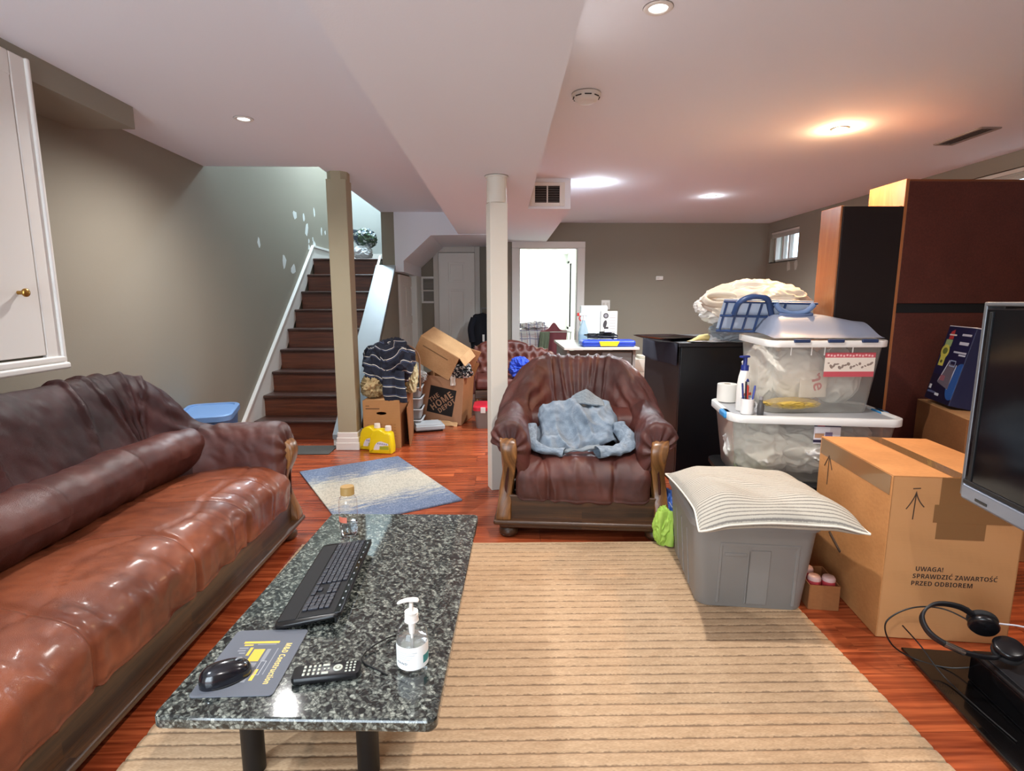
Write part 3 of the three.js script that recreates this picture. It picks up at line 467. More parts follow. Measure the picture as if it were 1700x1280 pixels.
{
  const sofa = thing('leather_sofa', 'long worn brown leather sofa with an oak base along the left wall', 'sofa', [-1.565, 0, -1.88], PI / 2);
  suite(sofa, 2.12, [-0.47, 0.47, 0.0], [[0.72, 0.22, [-0.55, -0.1, 0.4, 0.85]], [-0.72, 0.22, [-0.5, 0, 0.5]]], { back: LEATHER.back, arm: LEATHER.arm, lumbar: LEATHER.lumbar, seat: LEATHER.seat }, 3.3);
  const chair = thing('leather_armchair', 'brown leather armchair with pleated back and oak arm posts holding a denim jacket', 'armchair', [0.47, 0, -3.23], -0.09);
  suite(chair, 0.97, [-0.235, 0.235], [[0, 0.235, [-0.62, -0.3, 0.0, 0.33, 0.6]]], { back: LEATHER.chairBack, arm: LEATHER.chairBack, lumbar: LEATHER.chairBack, seat: LEATHER.arm }, 8.1, 0.12);
}
{ // denim jacket thrown on the armchair
  const denimTex = texture(256, 256, (u, v) => { const a = n128(u * 128, v * 128), b = n8(u * 8, v * 8), tw = 0.5 + 0.5 * sin((u + v) * 2 * PI * 64); return mix3([92, 106, 122], [146, 160, 172], clamp(0.45 + (a - 0.5) * 0.5 + (b - 0.5) * 0.6 + (tw - 0.5) * 0.25)); }, 0.25);
  const DENIM = MT(denimTex, 0.9, { side: THREE.DoubleSide }), DENIMPALE = MT(denimTex, 0.9, { color: '#fff8ee' });
  const j = thing('denim_jacket', 'crumpled light blue denim jacket on the armchair seat', 'jacket', [0.45, 0, -3.23], -0.09);
  // outline, bottom to top: left edge, right edge, in chair coordinates
  const prof = [[0.265, 0.462], [0.2, 0.53], [0.1, 0.56], [0.04, 0.64], [-0.05, 0.70], [-0.1, 0.76]], Lx = [-0.27, -0.3, -0.3, -0.29, -0.29, -0.29], Rx = [0.13, 0.22, 0.27, 0.27, 0.26, 0.24], at = (a, t) => { const x = t * (a.length - 1), i = min(a.length - 2, Math.floor(x)); return lerp(a[i], a[i + 1], x - i); };
  const topAt = (u) => u < 0.45 ? lerp(0.72, 0.8, u / 0.45) : u < 0.63 ? lerp(0.8, 1, (u - 0.45) / 0.18) : lerp(1, 0.66, Math.pow((u - 0.63) / 0.37, 1.5)); const body = (u, v0) => { const v = v0 * topAt(u), [z, y] = spline(prof, v), l = at(Lx, v), r = at(Rx, v), x = lerp(l, r, u); return [x + 0.015 * nz3(v * 6, u * 2), y - 0.16 * (abs(u - 0.5) * 2) ** 6 * smooth(0.1, 0.4, v) * 0.6, z + 0.1 * (1 - (2 * u - 1) ** 4) * 0.5 - 0.03]; };
  part(j, 'body', cloth(body, 80, 80, 0.012, { uvScale: [0.6, 0.6], flip: false, disp: (u, v, x, y, z) => 0.045 * (ridge(x * 4.2 + 2.2 + y * 2.5, y * 4.5 - x * 1.5, 3.3) - 0.6) + 0.034 * (ridge(x * 9 + 4, y * 9 + x * 5, 1.3) - 0.5) + 0.008 * (ridge(x * 20, y * 18, 4) - 0.5) + 0.02 * nz3(x * 7, y * 7, 9) }), DENIM);
  const sleeve = (pts, r, s) => { const c = new THREE.CatmullRomCurve3(pts.map((p) => new THREE.Vector3(...p))); const g = new THREE.TubeGeometry(c, 40, r, 24, false), p = g.attributes.position, n = g.attributes.normal; for (let i = 0; i < p.count; i++) { const d = 0.022 * (ridge(p.getX(i) * 12 + s, p.getY(i) * 12, p.getZ(i) * 12) - 0.55); p.setXYZ(i, p.getX(i) + n.getX(i) * d, p.getY(i) + n.getY(i) * d * 0.7, p.getZ(i) + n.getZ(i) * d); } for (let i = 0; i < p.count; i++) { const k = Math.floor(i / 25) / 40, q = c.getPoint(k); p.setY(i, q.y + (p.getY(i) - q.y) * 0.62); } g.computeVertexNormals(); return g; };
  part(j, 'sleeve', sleeve([[0.24, 0.58, 0.1], [0.28, 0.52, 0.2], [0.24, 0.485, 0.29], [0.1, 0.478, 0.34]], 0.046, 1), DENIM);
  part(j, 'sleeve', sleeve([[-0.28, 0.58, 0.14], [-0.26, 0.51, 0.24], [-0.2, 0.478, 0.3], [-0.08, 0.47, 0.33]], 0.036, 5), DENIM);
  part(j, 'collar', cloth((u, v) => [lerp(-0.03, 0.17, u), 0.69 + 0.085 * v * (1 - abs(u - 0.45) * 1.4) - 0.02 * u, -0.01 - 0.06 * v], 20, 10, 0.012, { disp: (u, v, x, y) => 0.012 * nz3(x * 14, y * 14) }), DENIMPALE);
  part(j, 'hem_band', sleeve([[-0.22, 0.49, 0.28], [-0.08, 0.475, 0.31], [0.02, 0.485, 0.31], [0.12, 0.50, 0.27]], 0.016, 9), DENIMPALE);
}
// ---------------------------------------------------------------- rugs
{
  const P = 0.047, rugTex = texture(1024, 512, (u, v) => {
    const row = (v * 4) % 1, wob = (n32(u * 32, Math.floor(v * 4) * 5.3) - 0.5) * 0.07 + (n128(u * 128, Math.floor(v * 4) * 3.1) - 0.5) * 0.06, d = abs(row - 0.5 + wob), f = n128(u * 128, v * 128), c = n16(u * 16, v * 16), fleck = n128(u * 128 + 40, v * 128 + 9) > 0.86 ? 0.25 : 0;
    const line = smooth(0.1, 0.02, d) * (0.75 + 0.3 * n32(u * 32 + 3, v * 32));
    return mix3(mix3([168, 138, 106], [194, 164, 131], clamp(0.5 + (f - 0.5) * 0.9 + (c - 0.5) * 0.5 - fleck)), [112, 90, 70], clamp(line * 0.8));
  }, 0.8, P * 4);
  const x0 = -1.08, x1 = 1.26, z0 = -2.77, z1 = -0.25, n = Math.round((z1 - z0) / P);
  const pts = [];
  const pile = grid((u, v) => { const z = lerp(z0, z0 + n * P, u), t = (u * n) % 1, d = abs(t - 0.5); return [lerp(x0, x1, v) + 0.002 * nz3(u * 90, v > 0.5 ? 3 : 9), 0.011 - 0.005 * groove(d, 0.09) - 0.004 * (v === 0 || v === 1 || u === 0 || u === 1 ? 1 : 0), z + 0.0018 * nz3(v * 40, Math.floor(u * n) * 1.7)]; }, n * 10, 60, { flip: false });
  const p = pile.attributes.position, uv = pile.attributes.uv; for (let i = 0; i < p.count; i++) uv.setXY(i, p.getX(i), p.getZ(i) - z0);
  const r = thing('area_rug', 'large beige rug with thin dark ribbed lines under the coffee table', 'rug');
  part(r, 'pile', pile, MT(rugTex, 0.95)); part(r, 'backing', between(x0 + 0.003, x1 - 0.003, 0.0, 0.006, z0 + 0.003, z0 + n * P - 0.003), M('#8d7a60', 0.95));
}
{
  const t = texture(512, 512, (u, v) => { const s = n128(u * 128 / 8, v * 128) - 0.5, s2 = n64(u * 64 / 8 + 3, v * 64) - 0.5, k = v + s * 0.16 + s2 * 0.12, blue = [100, 112, 136], beige = [182, 174, 158], f = n128(u * 128, v * 128) - 0.5; const w = smooth(0.14, 0.4, k) * smooth(0.92, 0.62, k); return mix3(blue, beige, clamp(w + f * 0.25)).map((c) => c + f * 26); }, 1, 1);
  const w = 0.79, l = 1.19, g = plan(roundRect(w, l, 0.01), 0, 0.012, 0.003), p = g.attributes.position, uv = g.attributes.uv;
  for (let i = 0; i < p.count; i++) uv.setXY(i, p.getX(i) / w + 0.5, p.getZ(i) / l + 0.5);
  t.repeat.set(1, 1);
  solo('accent_rug', 'small blue and cream striped rug lying askew behind the coffee table', 'rug', g, MT(t, 0.95), [-0.91, 0.001, -3.72], Math.atan2(0.41, 0.68) * 1 ? [0, Math.atan2(0.41, 0.68), 0] : 0);
}
// ---------------------------------------------------------------- coffee table and what is on it
const TT = 0.42;
{
  const t = thing('coffee_table', 'low coffee table with a speckled dark granite slab on round black legs', 'coffee table', [-0.43, 0, -1.605], -0.035);
  part(t, 'tabletop', plan(roundRect(0.615, 1.13, 0.022), TT - 0.03, TT, 0.006), GRANITE);
  part(t, 'support_frame', merge([rbox(0.42, 0.025, 0.05, 0.006, -0.08, TT - 0.0435, 0.25), rbox(0.42, 0.025, 0.05, 0.006, -0.08, TT - 0.0435, -0.4), rbox(0.05, 0.025, 0.64, 0.006, -0.08, TT - 0.0435, -0.08)]), BLACK);
  for (const [x, z] of [[-0.255, 0.27], [0.065, 0.27], [-0.255, -0.4], [0.065, -0.4]]) part(t, 'leg', merge([cyl(0.03, 0.03, TT - 0.06, x, (TT - 0.06) / 2 + 0.012, z, 28), cyl(0.036, 0.036, 0.008, x, TT - 0.052, z, 28)]), BLACK);
}
{ // keyboard, turned towards the sofa
  const k = thing('keyboard', 'black full size computer keyboard lying on the granite table', 'keyboard', [-0.545, TT, -1.605], [0, -PI / 2 + 0.05, 0]);
  const tilt = new THREE.Group(); 
  const W = 0.5, D = 0.178, s = new THREE.Shape(); s.moveTo(-W / 2 + 0.02, -D / 2); s.lineTo(W / 2 - 0.02, -D / 2); s.quadraticCurveTo(W / 2, -D / 2, W / 2, -D / 2 + 0.03); s.lineTo(W / 2 - 0.012, D / 2 - 0.02); s.quadraticCurveTo(W / 2 - 0.014, D / 2, W / 2 - 0.035, D / 2); s.lineTo(-W / 2 + 0.035, D / 2); s.quadraticCurveTo(-W / 2 + 0.014, D / 2, -W / 2 + 0.012, D / 2 - 0.02); s.lineTo(-W / 2, -D / 2 + 0.03); s.quadraticCurveTo(-W / 2, -D / 2, -W / 2 + 0.02, -D / 2);
  const up = 0.13, lift = (g) => { g.rotateX(up); return g.translate(0, 0.026, 0); };
  const KB = M('#0c0c0e', 0.35), KEY = M('#2b2b33', 0.3), PRINT = M('#3a3a40', 0.4);
  part(k, 'case', creased(lift(plan(s, -0.012, 0, 0.004))), KB);
  part(k, 'key_well', lift(rbox(0.455, 0.003, 0.1, 0.001, 0, 0.0005, -0.021)), BLACKMATT);
  part(k, 'media_strip', lift(rbox(0.46, 0.004, 0.016, 0.0015, 0, 0.001, -0.08)), BLACKGLOSS);
  part(k, 'media_button', Array.from({ length: 12 }, (_, i) => lift(rbox(0.008, 0.002, 0.005, 0.001, -0.2 + i * 0.036, 0.004, -0.08))), GREYMETAL).userData.kind = 'stuff';
  part(k, 'palm_rest', lift(rbox(0.46, 0.003, 0.05, 0.0014, 0, 0.0005, 0.058)), BLACKMATT);
  for (const x of [-0.2, 0.2]) part(k, 'tilt_foot', rbox(0.03, 0.03, 0.008, 0.002, x, 0.015, -0.07), KB);
  const pitch = 0.0188, geos = {};
  const key = (x, r, w = 1, d = 1) => { const id = w + '_' + d; geos[id] ??= rbox(pitch * w - 0.0028, 0.007, pitch * d * 0.82 - 0.0024, 0.0018, 0, 0, 0); const o = part(k, 'key', geos[id], KEY); const z = -0.06 + (r + (d - 1) / 2) * 0.0156; o.position.set(x, 0.026 + 0.0045 * cos(up) - z * sin(up), z * cos(up) + 0.0045 * sin(up)); o.rotation.x = up; };
  const x0 = -0.216, X = (c) => x0 + c * pitch;
  const rows = [[13, 1], [13, 1, 2], [1.5, 12, 1.5], [1.75, 11, 2.25], [2.25, 10, 2.75]];
  for (let i = 0; i < 14; i++) key(X(i * 1.07), 0);
  for (let i = 0; i < 13; i++) key(X(i), 1); key(X(13.5), 1, 2);
  key(X(0.25), 2, 1.5); for (let i = 0; i < 12; i++) key(X(1.5 + i), 2); key(X(13.75), 2, 1.5);
  key(X(0.38), 3, 1.75); for (let i = 0; i < 11; i++) key(X(1.75 + i), 3); key(X(13.38), 3, 2.25);
  key(X(0.62), 4, 2.25); for (let i = 0; i < 10; i++) key(X(2.25 + i), 4); key(X(13.12), 4, 2.75);
  for (const c of [0.12, 1.4, 2.7]) key(X(c), 5, 1.25); key(X(6.4), 5, 6); for (const c of [10.2, 11.5, 12.8, 14.0]) key(X(c), 5, 1.2);
  for (let r = 1; r < 3; r++) for (let c = 0; c < 3; c++) key(X(15.35 + c), r); key(X(16.35), 4); for (let c = 0; c < 3; c++) key(X(15.35 + c), 5);
  for (let r = 1; r < 6; r++) for (let c = 0; c < 4; c++) { if (r === 5 && c === 1) continue; if (c === 3 && (r === 4 || r === 3)) { if (r === 3) key(X(21.7), 3, 1, 2); continue; } if (r === 5 && c === 0) key(X(19.2), 5, 2); else key(X(18.7 + c), r); }
}
{ // mouse pad with print
  const g = plan(roundRect(0.25, 0.188, 0.012), 0, 0.003, 0.001), p = g.attributes.position, uv = g.attributes.uv;
  for (let i = 0; i < p.count; i++) uv.setXY(i, p.getX(i) / 0.25 + 0.5, 0.5 - p.getZ(i) / 0.188);
  const t = canvas(1000, 752, (c, w, h) => {
    c.fillStyle = '#63666e'; c.fillRect(0, 0, w, h);
    c.fillStyle = '#e3c877'; c.font = 'bold 82px sans-serif'; c.textAlign = 'center'; c.fillText('M&D Construction', 545, 150, 620);
    const Y = '#e8be4e', G = '#8d8f94';
    c.fillStyle = Y; c.fillRect(200, 230, 34, 360); c.fillRect(470, 395, 0, 0); c.fillRect(330, 330, 190, 110); c.fillRect(250, 480, 22, 90); c.fillRect(300, 460, 130, 30); c.fillRect(640, 270, 160, 34); c.fillRect(560, 560, 150, 26);
    c.fillStyle = G; c.fillRect(245, 250, 14, 190); c.fillRect(330, 270, 190, 40); c.fillRect(540, 330, 70, 120); c.fillRect(300, 510, 20, 90); c.fillRect(340, 520, 20, 80); c.fillRect(380, 510, 20, 60); c.fillRect(640, 330, 180, 40); c.fillRect(660, 390, 100, 150); c.fillRect(320, 200, 400, 10);
    c.strokeStyle = '#a6a7ab'; c.lineWidth = 8; c.strokeRect(520, 245, 200, 50);
  });
  const o = thing('mouse_pad', 'grey mouse pad printed in yellow, on the near corner of the table', 'mouse pad', [-0.617, TT, -1.232], -PI / 2 + 0.02);
  part(o, 'pad', g, MT(t, 0.85));
  const m = thing('computer_mouse', 'black wireless computer mouse on the printed grey pad', 'computer mouse', [-0.652, TT + 0.003, -1.165], [0, -PI / 2 + 0.6, 0]);
  const S = (u, v) => { const a = u * 2 * PI, r = sin(v * PI / 2), x = 0.035 * (1 - 0.1 * cos(2 * a)) * cos(a), z = 0.056 * sin(a), h = 0.044 * Math.pow(max(0, cos(v * PI / 2)), 0.55) * (1 + 0.12 * (z / 0.056) * r); return [x * r * (1 - 0.08 * (1 - v)), h, z * r]; };
  part(m, 'shell', grid(S, 48, 24, { flip: true, closeU: true }), M('#101118', 0.2, { clearcoat: 0.6, clearcoatRoughness: 0.15 }));
  part(m, 'base', mv(lathe([[0, 0], [0.034, 0], [0.0345, 0.004], [0, 0.004]]).scale(1, 1, 1.6)), BLACKMATT);
  part(m, 'scroll_wheel', new THREE.TorusGeometry(0.009, 0.0035, 8, 24).rotateY(PI / 2).translate(0, 0.031, -0.03), GREYMETAL);
}
{ // remote control
  const r = thing('remote_control', 'black television remote control with pale buttons, near the table edge', 'remote control', [-0.418, TT, -1.172], [0, 0.14, 0]);
  part(r, 'case', creased(plan(roundRect(0.155, 0.05, 0.012), 0.002, 0.02, 0.005)), M('#101013', 0.35));
  const b = [], pale = M('#b9bcae', 0.5);
  for (let i = 0; i < 4; i++) for (let j = 0; j < 3; j++) b.push(rbox(0.006, 0.003, 0.008, 0.0014, -0.05 + i * 0.011, 0.0208, -0.013 + j * 0.013));
  for (let j = 0; j < 2; j++) b.push(rbox(0.016, 0.003, 0.007, 0.0014, -0.002, 0.0208, -0.014 + j * 0.028)), b.push(rbox(0.005, 0.003, 0.005, 0.0014, -0.004 + j * 0.009, 0.0208, 0));
  for (let i = 0; i < 3; i++) for (let j = 0; j < 4; j++) b.push(rbox(0.005, 0.003, 0.004, 0.001, 0.046 + i * 0.009, 0.0208, -0.015 + j * 0.01));
  part(r, 'button_pad', b, pale).userData.kind = 'stuff';
  part(r, 'ring_button', new THREE.TorusGeometry(0.0085, 0.0028, 10, 30).rotateX(PI / 2).translate(0.026, 0.0205, 0), pale); part(r, 'select_button', cyl(0.004, 0.004, 0.003, 0.026, 0.021, 0), pale);
}
{ // water bottle with bamboo lid
  const b = thing('water_bottle', 'clear glass water bottle with a round bamboo lid at the table end', 'bottle', [-0.585, TT, -1.965]);
  const sp = [[0.0, 0.002], [0.03, 0.002], [0.034, 0.008], [0.0345, 0.1], [0.0345, 0.135], [0.03, 0.15], [0.022, 0.156], [0.022, 0.165]];
  part(b, 'glass_body', lathe(sp, 40), GLASS);
  part(b, 'water', lathe([[0, 0.006], [0.031, 0.006], [0.0325, 0.05], [0, 0.05]], 32), M('#e8eef2', 0.02, { transmission: 1, thickness: 0.05, ior: 1.33 }));
  part(b, 'lid', merge([cyl(0.0255, 0.0255, 0.028, 0, 0.176, 0, 36), cyl(0.0235, 0.0245, 0.003, 0, 0.1915, 0, 36)]), MT(woodTexture(128, 128, [150, 116, 62], [196, 160, 100], 0.1, 0.05), 0.5));
  part(b, 'label_print', new THREE.CylinderGeometry(0.0349, 0.0349, 0.022, 20, 1, true, -1.2, 1.3).translate(0, 0.072, 0), M('#d2735c', 0.5, { side: THREE.DoubleSide }));
}
{ // hand sanitiser pump
  const s = thing('pump_bottle', 'clear hand sanitiser bottle with a white pump and label on the table', 'bottle', [-0.222, TT, -1.215], 0.25); s.scale.y = 1.12;
  part(s, 'bottle_body', lathe([[0, 0.001], [0.034, 0.001], [0.038, 0.006], [0.038, 0.066], [0.036, 0.08], [0.027, 0.094], [0.016, 0.1], [0.014, 0.106]], 44), M('#ffffff', 0.04, { transmission: 1, thickness: 0, ior: 1.45 }));
  part(s, 'gel', lathe([[0, 0.004], [0.035, 0.004], [0.0365, 0.062], [0, 0.062]], 32), M('#eef2f2', 0.05, { transmission: 0.9, thickness: 0.05, ior: 1.36 }));
  const lt = canvas(512, 256, (c, w, h) => { c.fillStyle = '#f1f1ee'; c.fillRect(0, 0, w, h); c.fillStyle = '#3f8d8c'; c.fillRect(330, 120, 90, 90); c.fillStyle = '#39424e'; c.font = 'bold 34px sans-serif'; c.fillText('HAND', 110, 196); c.fillStyle = '#b9bdbf'; for (let i = 0; i < 4; i++) c.fillRect(110, 60 + i * 24, 170 - i * 18, 7); });
  part(s, 'label', new THREE.CylinderGeometry(0.0385, 0.0385, 0.052, 40, 1, true, -PI / 2 - 0.6, PI + 1.2).translate(0, 0.034, 0), MT(lt, 0.5, { side: THREE.DoubleSide }));
  part(s, 'pump_collar', merge([cyl(0.0165, 0.0165, 0.014, 0, 0.112, 0), cyl(0.0175, 0.0165, 0.004, 0, 0.106, 0), cyl(0.012, 0.0165, 0.006, 0, 0.122, 0)]), WHITE);
  part(s, 'pump_stem', merge([cyl(0.005, 0.005, 0.022, 0, 0.134, 0, 16), cyl(0.0035, 0.0035, 0.1, 0, 0.06, 0, 10), cyl(0.0062, 0.0095, 0.03, 0, 0.088, 0, 16)]), WHITE);
  part(s, 'pump_spout', grid((u, v) => { const t = u, x = lerp(0.02, -0.034, t), r = lerp(0.0085, 0.0052, t) * sqrt(max(0.001, 1 - Math.pow(abs(2 * t - 1), 8))), a = v * 2 * PI; return [x, 0.148 + 0.006 * sin(t * 2.6) - 0.004 * t + sin(a) * r * 0.62, cos(a) * r]; }, 24, 16, { flip: true }), WHITE);
}
solo('thin_cable', 'thin black cable bent in a V between the remote and the pump bottle', 'cable', tube([[-0.285, TT + 0.002, -1.33], [-0.32, TT + 0.012, -1.285], [-0.352, TT + 0.003, -1.243], [-0.34, TT + 0.003, -1.215], [-0.3, TT + 0.002, -1.19], [-0.276, TT + 0.002, -1.172]], 0.0022, 50, 6), BLACK);
// ---------------------------------------------------------------- containers
// walls of a rounded box lofted through levels [y, width, depth, corner]; open on top with an inner wall
function ringPts(w, d, r, y, n = 8) { const out = [], a = w / 2 - r, b = d / 2 - r; for (const [cx, cz, s] of [[a, b, 0], [-a, b, PI / 2], [-a, -b, PI], [a, -b, 1.5 * PI]]) for (let i = 0; i <= n; i++) { const t = s + i / n * PI / 2; out.push([cx + cos(t) * r, y, cz + sin(t) * r]); } return out; }
function loft(levels, n = 8) {
  const P = [], I = [], U = [], m = 4 * (n + 1); levels.forEach(([y, w, d, r]) => ringPts(w, d, r, y, n).forEach((p) => { P.push(...p); U.push(p[0] + p[2], p[1]); }));
  for (let l = 0; l + 1 < levels.length; l++) for (let i = 0; i < m; i++) { const a = l * m + i, b = l * m + (i + 1) % m; I.push(a, a + m, b, b, a + m, b + m); }
  const cap = (l, up) => { const c = P.length / 3; P.push(0, levels[l][0], 0); U.push(0, 0); for (let i = 0; i < m; i++) { const a = l * m + i, b = l * m + (i + 1) % m; up ? I.push(c, b, a) : I.push(c, a, b); } };
  cap(0, false); cap(levels.length - 1, true);
  const g = new THREE.BufferGeometry(); g.setAttribute('position', new THREE.Float32BufferAttribute(P, 3)); g.setAttribute('uv', new THREE.Float32BufferAttribute(U, 2)); g.setIndex(I); g.computeVertexNormals();
  return creased(g, 0.5);
}
const tub = (w, d, h, taper, r, t = 0.004) => loft([[0, w - taper * 2, d - taper * 2, r], [0.01, w - taper * 2 + 0.008, d - taper * 2 + 0.008, r], [h, w, d, r], [h, w - t * 2, d - t * 2, r - t], [0.012, w - taper * 2 - t * 2 + 0.008, d - taper * 2 - t * 2 + 0.008, r - t], [t, w - taper * 2 - t * 2, d - taper * 2 - t * 2, r - t]]);
const rim = (w, d, h, r, lip = 0.02, t = 0.03) => loft([[h - t, w - 0.002, d - 0.002, r], [h - t, w + lip * 2, d + lip * 2, r + lip], [h, w + lip * 2, d + lip * 2, r + lip], [h + 0.004, w + lip * 2 - 0.01, d + lip * 2 - 0.01, r + lip - 0.005], [h + 0.004, w - 0.006, d - 0.006, r - 0.003], [h - t, w - 0.006, d - 0.006, r - 0.003]].slice(0, 5));
const ringRim = (w, d, h, r, lip, t) => { const s = roundRect(w + lip * 2, d + lip * 2, r + lip), q = roundRect(w - 0.008, d - 0.008, r); s.holes.push(new THREE.Path(q.getPoints(8))); return creased(plan(s, h - t, h, 0.004, 8)); };
const printed = (g, nx, ny, nzv, ox, oy, w, h) => { const p = g.attributes.position, uv = g.attributes.uv; for (let i = 0; i < p.count; i++) uv.setXY(i, (p.getX(i) * nx + p.getZ(i) * nzv - ox) / w + 0.5, (p.getY(i) - oy) / h + 0.5); return g; };
const label = (w, h, t = 0.0015, x = 0, y = 0, z = 0) => printed(box(w, h, t, x, y, z), 1, 1, 0, x, y, w, h);

// ---------------------------------------------------------------- black cabinet, wardrobes
{
  const c = thing('black_cabinet', 'waist high black cabinet to the right of the leather armchair', 'cabinet', [1.53, 0, -4.15]);
  const bk = M('#0d0d11', 0.35), sideM = M('#1d1714', 0.5);
  part(c, 'side_panel', rbox(0.025, 0.98, 0.9, 0.004, -0.3, 0.5, 0), sideM); part(c, 'side_panel', rbox(0.025, 0.98, 0.9, 0.004, 0.3, 0.5, 0), sideM);
  part(c, 'top_panel', rbox(0.66, 0.03, 0.98, 0.005, 0, 1.005, 0), M('#17161b', 0.3));
  part(c, 'back_panel', rbox(0.58, 0.96, 0.02, 0.003, 0, 0.5, -0.43), bk);
  part(c, 'front_panel', rbox(0.62, 0.93, 0.022, 0.004, 0, 0.525, 0.462), bk);
  part(c, 'plinth', between(-0.29, 0.29, 0.001, 0.06, -0.42, 0.42), BLACKMATT);
  part(c, 'dark_cloth', cloth((u, v) => [-0.3315 - 0.002 * sin(u * 20), 1.0 - 0.15 * v - 0.01 * sin(u * 5), lerp(-0.45, 0.47, u)], 30, 8, 0.003), M('#1c2033', 0.9));
  const t = thing('serving_tray', 'thin black tray on top of the black cabinet', 'tray', [1.24, 1.0205, -4.05], 0.3);
  part(t, 'tray_base', loft([[0, 0.26, 0.36, 0.04], [0.004, 0.28, 0.38, 0.05], [0.018, 0.36, 0.46, 0.06], [0.022, 0.37, 0.47, 0.06], [0.018, 0.34, 0.44, 0.055], [0.006, 0.27, 0.37, 0.045]]), BLACKGLOSS);
  const y = thing('sponge_cloth', 'folded yellow cloth wedge on the black cabinet beside the tray', 'cloth', [1.36, 1.021, -3.76], 0.1);
  part(y, 'folded_cloth', grid((u, v) => { const x = lerp(-0.075, 0.075, u), h = 0.05 * smooth(0, 0.85, u), a = v * 2 * PI; return [x, max(0, h * (0.5 + 0.5 * sin(a)) ** 0.7 + 0.003), 0.05 * cos(a) * (0.4 + 0.6 * u) * (u === 0 || u === 1 ? 0.0 : 1)]; }, 20, 20, { flip: true, disp: (u, v, x, yy, z) => 0.004 * nz3(x * 40, yy * 40, z * 40) }), M('#e2cf8a', 0.9));
  const wr = thing('paper_wrapper', 'scrap of pinkish white paper on the front edge of the black cabinet', 'paper', [1.42, 1.0205, -3.705]);
  part(wr, 'sheet', cloth((u, v) => [lerp(-0.13, 0.13, u), 0.006 + 0.008 * abs(nz3(u * 5, v * 4, 1)), lerp(-0.03, 0.03, v)], 24, 8, 0.0015), M('#d9cdc9', 0.8));
  const sp = thing('plastic_spoon', 'white plastic spoon on the black cabinet next to the clear bin', 'spoon', [1.53, 1.0205, -3.73], 0.3);
  part(sp, 'bowl', mv(new THREE.SphereGeometry(0.03, 20, 12).scale(1, 0.5, 0.8), 0.05, 0.0155, 0), M('#e9e5e2', 0.4)); part(sp, 'handle', rod([-0.1, 0.02, 0], [0.03, 0.014, 0], 0.006), M('#e9e5e2', 0.4));
}
{
  const veneer = MT(woodTexture(512, 512, [168, 102, 60], [196, 130, 82], 1.2, 0.5, 8, 0.6), 0.25, { clearcoat: 0.4, clearcoatRoughness: 0.2 }), darkBoard = MT(texture(256, 256, (u, v) => { const n = n128(u * 128, v * 128) - 0.5, b = n8(u * 8, v * 8) - 0.5; return [88 + n * 16 + b * 10, 42 + n * 9 + b * 6, 34 + n * 8 + b * 5]; }, 0.7), 0.5), edge = M('#7a4526', 0.5);
  const vert = (g) => { const uv = g.attributes.uv; for (let i = 0; i < uv.count; i++) uv.setXY(i, uv.getY(i), uv.getX(i)); return g; };
  const w = thing('brown_wardrobe', 'tallest dark brown wardrobe on the right with a black band across its front', 'wardrobe', [2.99, 0, -3.4]);
  part(w, 'side_panel', vert(rbox(0.02, 2.0, 0.32, 0.002, -0.64, 1.0, 0)), veneer); part(w, 'side_panel', vert(rbox(0.02, 2.0, 0.32, 0.002, 0.64, 1.0, 0)), veneer);
  part(w, 'top_panel', rbox(1.26, 0.02, 0.32, 0.002, 0, 1.988, 0), edge); part(w, 'bottom_panel', rbox(1.26, 0.06, 0.3, 0.002, 0, 0.031, 0), edge);
  part(w, 'upper_board', rbox(1.262, 0.7, 0.014, 0.002, 0, 1.637, 0.155), darkBoard); part(w, 'lower_board', rbox(1.262, 1.19, 0.014, 0.002, 0, 0.635, 0.155), darkBoard);
  part(w, 'shadow_gap', rbox(1.26, 0.056, 0.01, 0.001, 0, 1.2585, 0.145), BLACKMATT); part(w, 'shelf', rbox(1.26, 0.018, 0.3, 0.002, 0, 1.2, -0.01), edge); part(w, 'back_panel', rbox(1.26, 1.96, 0.008, 0.001, 0, 1.0, -0.155), edge);
  const b = thing('black_bookcase', 'tall narrow cabinet with a black face and orange wood side, left of the brown wardrobe', 'cabinet', [2.165, 0, -3.35]);
  const bw = 0.178;
  part(b, 'side_panel', vert(rbox(0.018, 1.85, 0.2, 0.002, -bw, 0.926, 0)), veneer); part(b, 'side_panel', vert(rbox(0.018, 1.85, 0.2, 0.002, bw - 0.012, 0.926, 0)), veneer);
  part(b, 'face_board', rbox(bw * 2 - 0.002, 1.845, 0.014, 0.002, 0, 0.924, 0.104), M('#191113', 0.45)); part(b, 'top_panel', rbox(bw * 2 - 0.04, 0.018, 0.19, 0.002, -0.006, 1.84, -0.005), M('#9a6a44', 0.4)); part(b, 'back_panel', rbox(bw * 2 - 0.04, 1.84, 0.008, 0.001, -0.006, 0.925, -0.095), edge);
}
